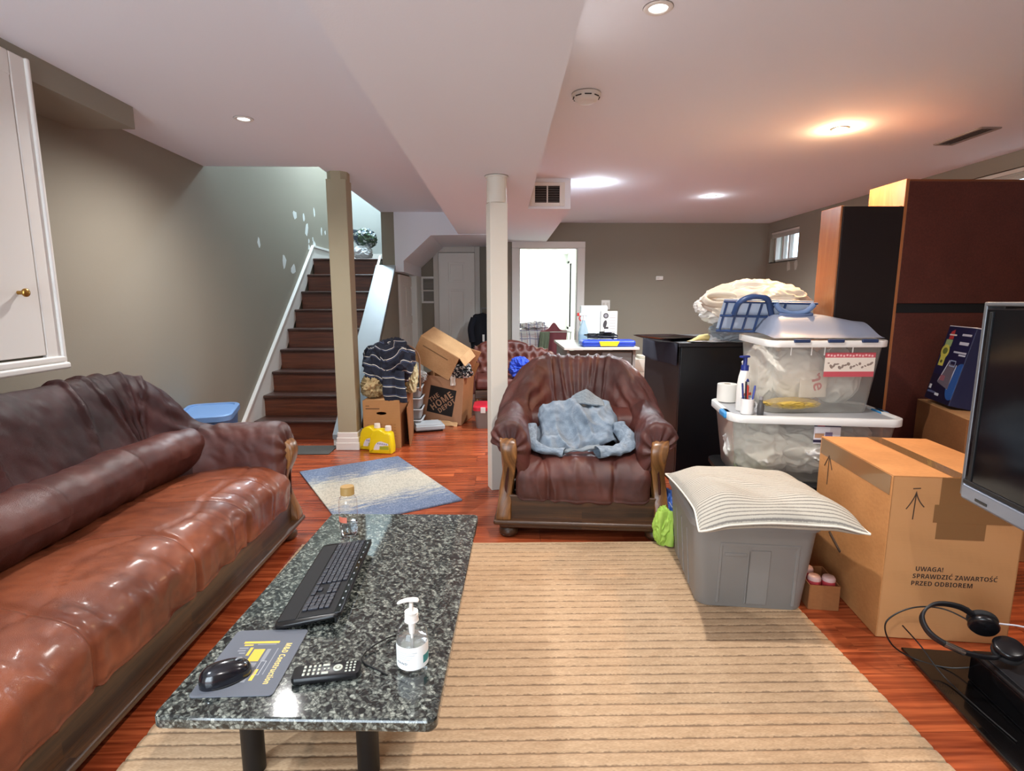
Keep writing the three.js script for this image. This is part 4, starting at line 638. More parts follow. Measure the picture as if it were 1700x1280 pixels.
// ---------------------------------------------------------------- stack of bins
{
  const d = thing('dark_tote', 'black storage tote with a lime green latch under the clear bins', 'storage bin', [1.68, 0, -3.02], -0.165);
  part(d, 'tub', tub(0.8, 0.54, 0.3, 0.04, 0.05), M('#101114', 0.5)); part(d, 'lid', loft([[0.295, 0.83, 0.57, 0.06], [0.32, 0.83, 0.57, 0.06], [0.328, 0.8, 0.54, 0.05]]), M('#15171a', 0.5));
  for (const s of [-1, 1]) part(d, 'latch', rbox(0.02, 0.09, 0.16, 0.006, s * 0.418, 0.3, 0.16), M('#9ccb3b', 0.5));
  part(d, 'front_latch', rbox(0.16, 0.05, 0.02, 0.006, -0.27, 0.31, 0.287), M('#9ccb3b', 0.5));
  const c = thing('clear_bin', 'wide lower clear storage bin with a white rim, full of white bags', 'storage bin', [1.685, 0.33, -3.0], -0.165);
  part(c, 'tub', tub(0.82, 0.5, 0.355, 0.045, 0.06), CLEAR); part(c, 'rim', ringRim(0.82, 0.5, 0.37, 0.06, 0.025, 0.04), CLEARRIM); part(c, 'lid', plan(roundRect(0.8, 0.48, 0.055), 0.352, 0.362, 0.002), M('#c9cbce', 0.4, { transmission: 0.4, thickness: 0 }));
  part(c, 'handle_grip', rbox(0.05, 0.036, 0.12, 0.012, -0.425, 0.352, 0.13, 3), M('#3389c4', 0.45)); part(c, 'handle_grip', rbox(0.05, 0.036, 0.12, 0.012, 0.425, 0.352, 0.0, 3), M('#3389c4', 0.45));
  const lt = canvas(256, 200, (x, w, h) => { x.fillStyle = '#d8d2d6'; x.fillRect(0, 0, w, h); x.fillStyle = '#2a2440'; x.fillRect(0, 0, w, 26); x.fillRect(0, 160, 170, 30); x.fillStyle = '#e9e6ea'; x.fillRect(14, 30, 140, 60); x.fillStyle = '#b98a68'; x.fillRect(10, 96, 90, 46); x.fillStyle = '#7d6f8e'; x.fillRect(110, 80, 70, 60); x.fillStyle = '#c4434c'; x.fillRect(30, 8, 70, 12); });
  part(c, 'paper_label', label(0.13, 0.105, 0.002, 0.06, 0.28, 0.2485), MT(lt, 0.6));
  // what fills it: each bag on its own
  const bag = (n, lab, p, r, s, m, a = 0.22, f = 1.7) => { const o = thing('plastic_bag', lab, 'plastic bag', p, r, 'bags packed in the clear bins'); part(o, 'bag_body', lump(...s, a, f, 5), m); return o; };
  bag(0, 'white plastic bag packed at the left end of the wide lower clear bin', [1.46, 0.345, -3.0], 0.3, [0.16, 0.3, 0.18, 1], BAGWHITE);
  bag(0, 'white bag with dark print at the bottom middle of the lower clear bin', [1.7, 0.345, -2.94], 0.8, [0.17, 0.27, 0.19, 2], BAGWHITE);
  bag(0, 'grey white bag packed at the right end of the wide lower clear bin', [1.93, 0.345, -2.98], 0.1, [0.15, 0.28, 0.18, 3], BAGGREY);
  // upper bin
  const u = thing('clear_bin', 'upper clear storage bin stacked on the wide one, with a blue lid and red label', 'storage bin', [1.73, 0.702, -3.045], [0.035, -0.0, 0]);
  part(u, 'tub', tub(0.62, 0.39, 0.385, 0.035, 0.05), CLEAR); part(u, 'rim', ringRim(0.62, 0.39, 0.4, 0.05, 0.02, 0.035), CLEARRIM);
  const navy = M('#26395f', 0.4);
  part(u, 'lid', grid((a, b) => { const x = lerp(-0.30, 0.29, a), t = b, z = lerp(0.2, -0.18, t), hump = 0.012 + 0.11 * smooth(0, 0.5, t) * smooth(-0.02, 0.12, a) * (1 - 0.35 * smooth(0.55, 1, a)); return [x + 0.06 * t * (1 - a) - 0.02 * t, 0.402 + hump, z]; }, 30, 16, { disp: (a, b, x, y, z) => 0.004 * nz3(x * 8, z * 8) }), M('#868fa3', 0.42, { side: THREE.DoubleSide }));
  part(u, 'lid_grip', creased(new THREE.TorusGeometry(0.07, 0.012, 8, 40).scale(1.2, 0.32, 1).rotateX(-1.25).translate(-0.1, 0.525, 0.02)), M('#5f6f92', 0.4));
  for (const x of [-0.16, 0.02, 0.2]) part(u, 'latch', rbox(0.085, 0.018, 0.014, 0.004, x, 0.4, 0.217), navy);
  for (const x of [-0.2, -0.09, -0.02, 0.13]) part(u, 'rib', rbox(0.005, 0.05, 0.006, 0.002, x, 0.345, 0.192), CLEARRIM);
  const red = canvas(512, 256, (x, w, h) => { x.fillStyle = '#e2d8cc'; x.fillRect(0, 0, w, h); x.fillStyle = '#c2525c'; x.fillRect(0, 0, w, 52); x.fillRect(0, 200, w, 56); x.fillStyle = '#e7b9b9'; for (let i = 0; i < 15; i++) x.fillRect(20 + i * 32, 16 + (i % 3) * 4, 20, 20); x.fillStyle = '#8a7a70'; for (let i = 0; i < 16; i++) { x.beginPath(); x.ellipse(40 + i * 29, 110 + ((i * 37) % 50), 12 + (i * 13) % 14, 7 + (i * 7) % 10, i, 0, 7); x.fill(); } });
  part(u, 'red_label', label(0.27, 0.13, 0.002, 0.12, 0.27, 0.1945), MT(red, 0.6));
  bag(0, 'crumpled white bag at the left side of the upper clear bin', [1.52, 0.715, -3.13], 0.4, [0.08, 0.32, 0.13, 5], BAGWHITE);
  const e = bag(0, 'white shop bag with red lettering inside the upper clear bin', [1.68, 0.715, -3.045], 0.1, [0.16, 0.34, 0.12, 4], BAGWHITE, 0.12);
  const ne = canvas(256, 256, (x, w, h) => { x.clearRect(0, 0, w, h); x.fillStyle = '#e5ddd2'; x.fillRect(0, 0, w, h); x.fillStyle = '#c4545a'; x.font = 'bold 150px sans-serif'; x.save(); x.translate(90, 30); x.rotate(PI / 2 - 0.25); x.fillText('ne', 0, 0); x.restore(); });
  part(e, 'printed_panel', cloth((a, b) => { const x = lerp(-0.06, 0.1, a), y = lerp(0.06, 0.21, b); return [x, y, 0.13 - 0.9 * (x - 0.02) ** 2 + 0.006 * nz3(a * 4, b * 4, 2)]; }, 16, 16, 0.003, { flip: false }), MT(ne, 0.6));
  bag(0, 'grey white bag at the right side of the upper clear bin under the red label', [1.9, 0.715, -3.05], 0.5, [0.12, 0.33, 0.13, 6], BAGGREY, 0.12);
  const ye = thing('noodle_packet', 'yellow packet lying flat at the bottom of the upper clear bin', 'packet', [1.6, 0.712, -2.925], 0);
  part(ye, 'packet', lump(0.15, 0.06, 0.06, 8, 0.2, 4, 4), M('#c9a94e', 0.5));
}
{ // things on the lid of the lower bin, left of the upper bin
  const T = 0.695;
  const b = thing('lotion_bottle', 'white lotion bottle with a navy pump standing beside the upper clear bin', 'bottle', [1.345, T, -2.965], 0.5);
  part(b, 'bottle_body', loft([[0, 0.07, 0.05, 0.02], [0.006, 0.076, 0.055, 0.022], [0.14, 0.078, 0.056, 0.024], [0.19, 0.066, 0.05, 0.024], [0.222, 0.046, 0.042, 0.02], [0.226, 0.04, 0.04, 0.0195]]), M('#ece7e0', 0.35));
  part(b, 'label_oval', mv(new THREE.SphereGeometry(0.014, 20, 12).scale(1, 1.6, 0.12), -0.005, 0.16, 0.027), M('#2b3a86', 0.4)); part(b, 'label_band', label(0.06, 0.07, 0.001, 0, 0.05, 0.0285), M('#7d9cc0', 0.5)); part(b, 'label_band', label(0.06, 0.016, 0.001, 0, 0.096, 0.0286), M('#c0583f', 0.5));
  part(b, 'pump', merge([cyl(0.021, 0.021, 0.03, 0, 0.24, 0), cyl(0.011, 0.011, 0.045, 0, 0.275, 0), rbox(0.066, 0.012, 0.024, 0.005, -0.006, 0.302, 0)]), M('#22307c', 0.4));
  const m = thing('pen_mug', 'white mug holding pens in front of the lotion bottle', 'mug', [1.325, T, -2.865], 0.2);
  part(m, 'mug_body', lathe([[0, 0], [0.03, 0], [0.033, 0.004], [0.034, 0.085], [0.031, 0.085], [0.029, 0.006], [0, 0.006]], 36), M('#e9e6e3', 0.3)); part(m, 'mug_handle', new THREE.TorusGeometry(0.022, 0.005, 8, 24, PI).rotateZ(-PI / 2).translate(0.033, 0.045, 0.005), M('#e9e6e3', 0.3));
  const pens = [['#27306e', -0.012, 0.3, 0.16], ['#c23a2c', 0.002, 0.1, 0.15], ['#3a4a9c', 0.014, -0.35, 0.15], ['#c94a34', 0.0, -0.1, 0.14], ['#222226', -0.006, 0.12, 0.17], ['#6e6a8c', 0.012, -0.45, 0.14], ['#b8b4ae', 0.004, 0.02, 0.165]];
  pens.forEach(([c, x, a, l], i) => { const o = thing('pen', ['navy pen leaning left in the white mug', 'red pen standing in the middle of the white mug', 'blue pen leaning right in the white mug', 'orange red marker in the white mug', 'black pen, among the tallest in the white mug', 'purple grey pen leaning far right in the white mug', 'silver pen upright in the white mug'][i], 'pen', [1.325 + x, T + 0.008, -2.865 + (i % 3 - 1) * 0.01], [0, 0, -a * -0.35 * (a > 0 ? 1 : 1)]); part(o, 'barrel', cyl(0.005, 0.005, l - 0.02, 0, (l - 0.02) / 2, 0, 10), M(c, 0.4)); part(o, 'cap', cyl(0.0055, 0.0045, 0.02, 0, l - 0.01, 0, 10), M(c, 0.3)); });
  const k = thing('small_bottle', 'small dark grey bottle between the pen mug and the clear bin', 'bottle', [1.383, T, -2.83]);
  part(k, 'bottle_body', lathe([[0, 0], [0.017, 0], [0.018, 0.05], [0.012, 0.065], [0.009, 0.07], [0.009, 0.085], [0, 0.086]]), M('#4c4a4a', 0.3)); part(k, 'cap', cyl(0.0105, 0.0105, 0.018, 0, 0.093, 0), M('#8c8788', 0.4));
  const t = thing('tissue_roll', 'white tissue roll standing on the left end of the lower clear bin', 'tissue roll', [1.37, T, -3.24]);
  part(t, 'roll', lathe([[0.02, 0.001], [0.056, 0.001], [0.058, 0.004], [0.058, 0.106], [0.055, 0.109], [0.022, 0.109], [0.02, 0.106], [0.02, 0.001]], 40), M('#e2ded6', 0.95)); part(t, 'core', lathe([[0.0205, 0.002], [0.0205, 0.108], [0.0185, 0.108], [0.0185, 0.002], [0.0205, 0.002]], 24), M('#a89478', 0.9));
}
{ // blue drainer and bags on top
  const d = thing('blue_basket', 'navy blue slatted plastic basket standing on the upper clear bin', 'basket', [1.5, 1.125, -3.13], [0.5, -0.05, 0]);
  const navy = M('#2c4470', 0.35), pale = M('#b9c6da', 0.35);
  // grid of the basket: long rails and cross slats, built standing and leaning back
  for (const y of [0.0, 0.1, 0.19]) part(d, 'rail', rbox(0.52, 0.012, 0.014, 0.004, 0, y, 0), navy);
  for (let i = 0; i < 6; i++) part(d, 'slat', rbox(0.012, 0.2, 0.012, 0.004, -0.24 + i * 0.065, 0.095, 0.0).rotateZ(0), navy);
  part(d, 'back_sheet', rbox(0.5, 0.19, 0.004, 0.001, 0, 0.095, -0.03), pale);
  part(d, 'handle', tube([[-0.19, 0.12, 0.012], [-0.18, 0.2, 0.02], [-0.12, 0.235, 0.02], [-0.04, 0.225, 0.02], [0.0, 0.16, 0.016], [0.03, 0.1, 0.012]], 0.016, 50, 10), navy);
  part(d, 'handle', tube([[0.02, 0.195, 0.02], [0.05, 0.165, 0.035], [0.12, 0.148, 0.04], [0.19, 0.16, 0.035], [0.23, 0.195, 0.02]], 0.016, 50, 10), M('#6b83ab', 0.35));
  const A = thing('plastic_bag', 'big cream plastic bag heaped on top of the blue basket stack', 'plastic bag', [1.58, 1.16, -3.4], 0.1);
  part(A, 'bag_body', lump(0.31, 0.27, 0.16, 11, 0.2, 1.8, 8, 0.32), BAGCREAM); part(A, 'bag_handle', cloth((u, v) => { const a = u * 2 * PI; return [-0.29 + 0.1 * cos(a), 0.15 + 0.035 * sin(a) + (v - 0.5) * 0.03, 0.1 + (v - 0.5) * 0.04 + 0.012 * sin(a * 2)]; }, 40, 3, 0.012), BAGCREAM); part(A, 'bag_knot', lump(0.05, 0.09, 0.05, 13, 0.2, 2, 4), BAGCREAM, [0.24, 0.06, 0.02], [0, 0, -1.0]);
  const B = thing('plastic_bag', 'white plastic bag slumped behind the left end of the blue basket', 'plastic bag', [1.56, 1.13, -3.72], -0.2);
  part(B, 'bag_body', lump(0.19, 0.24, 0.15, 17, 0.24, 1.9, 7, 0.35), BAGWHITE); part(B, 'bag_knot', lump(0.06, 0.1, 0.05, 19, 0.25, 2, 4), BAGWHITE, [-0.16, 0.1, 0.05], [0, 0, 0.6]);
  const C = thing('plastic_bag', 'small grey plastic bag between the black cabinet and the blue basket', 'plastic bag', [1.58, 1.022, -3.73]);
  part(C, 'bag_body', lump(0.14, 0.15, 0.09, 23, 0.2, 1.8, 5), M('#a9b1b8', 0.35, { transmission: 0.3, thickness: 0 }));
}
// ---------------------------------------------------------------- grey tote with pillow
{
  const g = thing('grey_tote', 'grey plastic storage tote on the rug under the striped pillow', 'storage bin', [1.08, 0.012, -2.38], -0.13);
  const gm = M('#84807c', 0.5);
  part(g, 'tub', tub(0.5, 0.6, 0.38, 0.035, 0.05), gm);
  part(g, 'lid', loft([[0.365, 0.52, 0.62, 0.055], [0.395, 0.52, 0.62, 0.055], [0.405, 0.49, 0.59, 0.05]]), gm);
  // raised ribs of the front and sides, following the taper
  const rib = (x, w, y0, y1, t = 0.008) => rbox(w, y1 - y0, t, 0.003, x, (y0 + y1) / 2, 0);
  for (const [x, w, y0, y1] of [[-0.135, 0.012, 0.02, 0.29], [-0.02, 0.012, 0.02, 0.29], [0.02, 0.09, 0.02, 0.27], [0.17, 0.014, 0.02, 0.29], [0.02, 0.32, 0.285, 0.3], [-0.075, 0.09, 0.24, 0.255]]) { const b = part(g, 'rib', rib(x, w, y0, y1), gm, [0, 0, 0.283]); b.rotation.x = 0.075; b.position.z = 0.2695; }
  for (const z of [-0.12, 0.0, 0.12]) { const b = part(g, 'rib', rbox(0.008, 0.27, 0.014, 0.003, 0, 0.155, z), gm, [-0.219, 0, 0]); b.rotation.z = 0.075; }
  const pt = texture(256, 256, (u, v) => { const l = abs(((v * 16) % 1) - 0.5), w = (n128(u * 128, v * 128) - 0.5) * 0.12; const s = smooth(0.22, 0.08, l + w) * 0.75; return mix3([180, 175, 163], [104, 101, 97], s); }, 0.24);
  const p = thing('striped_pillow', 'flat white pillow with fine grey stripes on the grey tote', 'pillow', [1.09, 0.478, -2.24], [-0.05, -0.1, -0.02]);
  const W = 0.62, D = 0.66, H = 0.075;
  const pl = (sgn) => (u, v) => { const a = 2 * u - 1, b = 2 * v - 1, ex = 1 - 0.05 * (1 - b * b) * abs(a), ez = 1 - 0.05 * (1 - a * a) * abs(b), e = Math.pow(max(0, (1 - a ** 4) * (1 - b ** 4)), 0.5); const x = a * W / 2 * ex, z = b * D / 2 * ez; let y = sgn * H * e * (0.7 + 0.3 * nz3(a * 1.5, b * 1.5, 2)); y += 0.012 * (ridge(x * 3 - z * 2, z * 5, 4) - 0.5) * e * sgn - 0.02 * smooth(0.55, 1.0, b) * smooth(0.0, -1.0, a) - 0.025 * smooth(0.6, 1, b) - 0.02 * smooth(0.6, 1, abs(a)); return [x, y, z]; };
  const uvScale = [0.62, 0.66];
  part(p, 'pillow_case', merge([grid(pl(1), 70, 70, { uvScale: [W, D], flip: true }), grid(pl(-1), 40, 40, { uvScale: [W, D] })]), MT(pt, 0.95));
  const ed = []; for (let i = 0; i < 120; i++) { const s = i / 30, k = s % 1; const [u, v] = s < 1 ? [k, 0] : s < 2 ? [1, k] : s < 3 ? [1 - k, 1] : [0, 1 - k]; ed.push(pl(1)(u, v)); }
  part(p, 'seam_piping', tube(ed, 0.004, 240, 6, true), M('#ddd8cc', 0.9));
}
{
  const l = thing('lime_bag', 'lime green cloth bag on the floor beside the armchair foot', 'bag', [0.855, 0.0, -2.735], -0.2);
  part(l, 'bag_body', lump(0.05, 0.22, 0.045, 31, 0.2, 2.2, 5), M('#a3c552', 0.7)); part(l, 'bag_flap', cloth((u, v) => [lerp(-0.03, 0.045, u) + 0.01 * v, 0.21 - 0.19 * v, 0.035 + 0.012 * sin(u * 6 + v * 3)], 12, 24, 0.004, { disp: (u, v, x, y) => 0.006 * nz3(x * 30, y * 20) }), M('#aace58', 0.7));
  const b = thing('blue_bag', 'shiny blue plastic bag squeezed between the armchair and the grey tote', 'bag', [0.915, 0.0, -2.86], 0.2);
  part(b, 'bag_body', lump(0.08, 0.26, 0.08, 37, 0.25, 2.2, 5), M('#3f62ab', 0.3));
  const s = thing('white_strap', 'narrow white strap hanging beside the blue bag', 'strap', [0.925, 0, -2.745]);
  part(s, 'webbing', cloth((u, v) => [-0.04 + 0.07 * u + 0.012 * sin(u * 4), 0.24 - 0.17 * u, 0.0 + (v - 0.5) * 0.014 + 0.02 * u], 20, 2, 0.003), M('#d9d4c8', 0.8));
}
// ---------------------------------------------------------------- big carton and its neighbours
{
  const c = thing('large_carton', 'large taped moving carton with printed black words, right of the grey tote', 'carton', [1.73, 0, -2.19], -0.13);
  const w = 0.47, h = 0.655, d = 0.6, hole = canvas(700, 980, (x) => {
    x.fillStyle = '#c08c5a'; x.fillRect(0, 0, 700, 980); for (let i = 0; i < 1400; i++) { x.fillStyle = `rgba(${i % 2 ? 90 : 220},${i % 2 ? 60 : 170},${i % 2 ? 30 : 120},0.05)`; x.fillRect((i * 733) % 700, (i * 379) % 980, 120, 2); }
    x.fillStyle = '#2e211c'; x.font = 'bold 38px sans-serif'; x.fillText('UWAGA!', 170, 556); x.fillText('SPRAWDZIĆ ZAWARTOŚĆ', 160, 600, 480); x.fillText('PRZED ODBIOREM', 155, 644, 360);
    x.strokeStyle = '#3a2a1e'; x.lineWidth = 6; x.beginPath(); x.moveTo(125, 250); x.lineTo(130, 90); x.moveTo(85, 190); x.quadraticCurveTo(118, 140, 130, 92); x.quadraticCurveTo(142, 140, 178, 175); x.moveTo(110, 70); x.lineTo(150, 66); x.stroke();
  });
  const cm = MT(cardTex, 0.75, { color: '#ffeed8' });
  part(c, 'carton_side', rbox(0.006, h - 0.004, d, 0.002, -w / 2 + 0.003, h / 2, 0), cm); part(c, 'carton_side', rbox(0.006, h - 0.004, d, 0.002, w / 2 - 0.003, h / 2, 0), cm); part(c, 'carton_side', rbox(w - 0.012, h - 0.004, 0.006, 0.002, 0, h / 2, -d / 2 + 0.003), cm);
  part(c, 'printed_front', printed(rbox(w - 0.001, h - 0.004, 0.006, 0.002, 0, h / 2, d / 2 - 0.003), 1, 1, 0, 0, h / 2, w, h), MT(hole, 0.75));
  part(c, 'carton_bottom', between(-w / 2 + 0.01, w / 2 - 0.01, 0.001, 0.006, -d / 2 + 0.01, d / 2 - 0.01), cm);
  part(c, 'top_flap', rbox(w / 2 - 0.002, 0.005, d, 0.002, -w / 4, h, 0).rotateZ(0), cm); part(c, 'top_flap', rbox(w / 2 - 0.002, 0.005, d, 0.002, w / 4, h + 0.0005, 0), cm);
  const tape = M('#b88d5e', 0.16, { transmission: 0.55, thickness: 0, clearcoat: 0.6 });
  part(c, 'tape', rbox(0.06, 0.0012, d + 0.002, 0.0005, 0.0, h + 0.0038, 0), tape); part(c, 'tape', rbox(0.0012, 0.075, d - 0.02, 0.0005, -w / 2 - 0.0008, h - 0.04, 0), tape); part(c, 'tape', rbox(0.17, 0.24, 0.0012, 0.0005, 0.02, h - 0.12, d / 2 + 0.0008), tape); part(c, 'tape', rbox(0.3, 0.07, 0.0012, 0.0005, 0.07, h - 0.14, d / 2 + 0.0015), tape);
  part(c, 'arrow_print', merge([rod([-w / 2 - 0.001, 0.45, -0.2], [-w / 2 - 0.001, 0.59, -0.2], 0.002, 6), rod([-w / 2 - 0.001, 0.59, -0.2], [-w / 2 - 0.001, 0.53, -0.24], 0.002, 6), rod([-w / 2 - 0.001, 0.59, -0.2], [-w / 2 - 0.001, 0.53, -0.165], 0.002, 6), rod([-w / 2 - 0.001, 0.2, -0.02], [-w / 2 - 0.001, 0.245, -0.13], 0.006, 6)]), M('#4a3626', 0.9));
  const s = thing('small_carton', 'smaller plain carton behind the large one, under the blue appliance box', 'carton', [2.635, 0, -2.84], -0.32);
  const s2 = [0.44, 0.71, 0.62]; part(s, 'carton_body', rbox(s2[0], s2[1], s2[2], 0.004, 0, s2[1] / 2, 0), CARDDARK); part(s, 'top_flap', rbox(s2[0], 0.004, s2[2] / 2 - 0.001, 0.0015, 0, s2[1] + 0.002, -s2[2] / 4), CARD); part(s, 'top_flap', rbox(s2[0], 0.004, s2[2] / 2 - 0.001, 0.0015, 0, s2[1] + 0.002, s2[2] / 4), CARD);
  const v = thing('appliance_box', 'navy blue cleaner box with a yellow sticker leaning back on the smaller carton', 'box', [2.535, 0.722, -2.97], -1.88);
  v.rotation.order = 'YXZ'; v.rotation.x = -0.2;
  const vt = canvas(600, 860, (x, W, H) => {
    const gr = x.createLinearGradient(0, 0, W, H); x.fillStyle = '#141c44'; x.fillRect(0, 0, W, H); x.fillStyle = '#0e1330'; x.fillRect(0, 560, W, 300); x.fillStyle = '#2a5aa0'; x.beginPath(); x.ellipse(560, 600, 150, 210, 0.2, 0, 7); x.fill();
    x.fillStyle = '#c43a3a'; x.beginPath(); x.moveTo(90, 60); x.lineTo(170, 30); x.lineTo(190, 140); x.lineTo(80, 150); x.fill(); x.fillStyle = '#e9e4de'; x.fillRect(70, 86, 170, 16);
    x.fillStyle = '#9fb77c'; x.fillRect(40, 150, 150, 80); x.fillStyle = '#d6cf5e'; x.beginPath(); x.ellipse(100, 290, 96, 80, 0.1, 0, 7); x.fill(); x.fillRect(40, 330, 120, 130); x.fillStyle = '#6f7c3c'; x.beginPath(); x.ellipse(100, 285, 58, 38, 0, 0, 7); x.fill(); x.fillStyle = '#5d5a2a'; x.beginPath(); x.ellipse(92, 410, 30, 18, 0, 0, 7); x.fill();
    x.fillStyle = '#c9cbd8'; x.fillRect(360, 70, 200, 24); x.fillRect(360, 160, 200, 34); x.fillRect(300, 270, 280, 20); x.fillStyle = '#d8dbe6'; x.fillRect(430, 298, 150, 18);
    x.strokeStyle = '#c8ccd8'; x.lineWidth = 20; x.beginPath(); x.moveTo(290, 380); x.lineTo(180, 640); x.moveTo(470, 420); x.lineTo(440, 700); x.stroke(); x.fillStyle = '#6d6470'; x.beginPath(); x.moveTo(300, 420); x.lineTo(440, 420); x.lineTo(460, 700); x.lineTo(170, 650); x.fill(); x.fillStyle = '#a0616c'; x.fillRect(200, 560, 110, 60); x.strokeStyle = '#9fb0d0'; x.lineWidth = 12; x.strokeRect(310, 380, 120, 60);
    x.fillStyle = '#d9dbe0'; x.fillRect(20, 690, 60, 50); x.fillStyle = '#5a6486'; x.fillRect(20, 760, 190, 24); x.fillStyle = '#dfe0e6'; x.fillRect(210, 770, 100, 30);
  });
  part(v, 'carton_body', rbox(0.3, 0.43, 0.15, 0.004, 0, 0.215, 0), M('#171d40', 0.45)); part(v, 'printed_front', label(0.296, 0.426, 0.002, 0, 0.215, 0.0755), MT(vt, 0.35)); part(v, 'carton_edge', merge([rbox(0.302, 0.006, 0.152, 0.002, 0, 0.431, 0)]), M('#c9c7cc', 0.5));
  const tb = thing('tan_box', 'small tan cardboard box of cans between the tote and the large carton', 'box', [1.375, 0, -2.2], -0.15);
  for (const [a, b, x, z] of [[0.12, 0.004, 0, 0.09], [0.12, 0.004, 0, -0.09], [0.004, 0.18, -0.06, 0], [0.004, 0.18, 0.06, 0]]) part(tb, 'carton_side', rbox(a, 0.11, b, 0.001, x, 0.056, z), CARDDARK);
  part(tb, 'carton_bottom', between(-0.058, 0.058, 0.001, 0.005, -0.088, 0.088), CARDDARK);
  [[-0.029, 0.05, 'left'], [0.029, 0.05, 'right'], [-0.029, -0.03, 'back left']].forEach(([x, z, s]) => { const cn = thing('can', 'red and white drink can, ' + s + ' one in the small tan box', 'can', [1.375 + x * 0.99 + z * -0.15, 0.006, -2.2 + z * 0.99 + x * 0.15]); part(cn, 'can_body', lathe([[0, 0], [0.022, 0], [0.026, 0.008], [0.027, 0.12], [0.022, 0.13], [0, 0.13]], 28), M('#c9a6a2', 0.35)); part(cn, 'red_band', lathe([[0.0272, 0.086], [0.0272, 0.112], [0.0268, 0.112], [0.0268, 0.086], [0.0272, 0.086]], 28), M('#b23a40', 0.4)); });
}
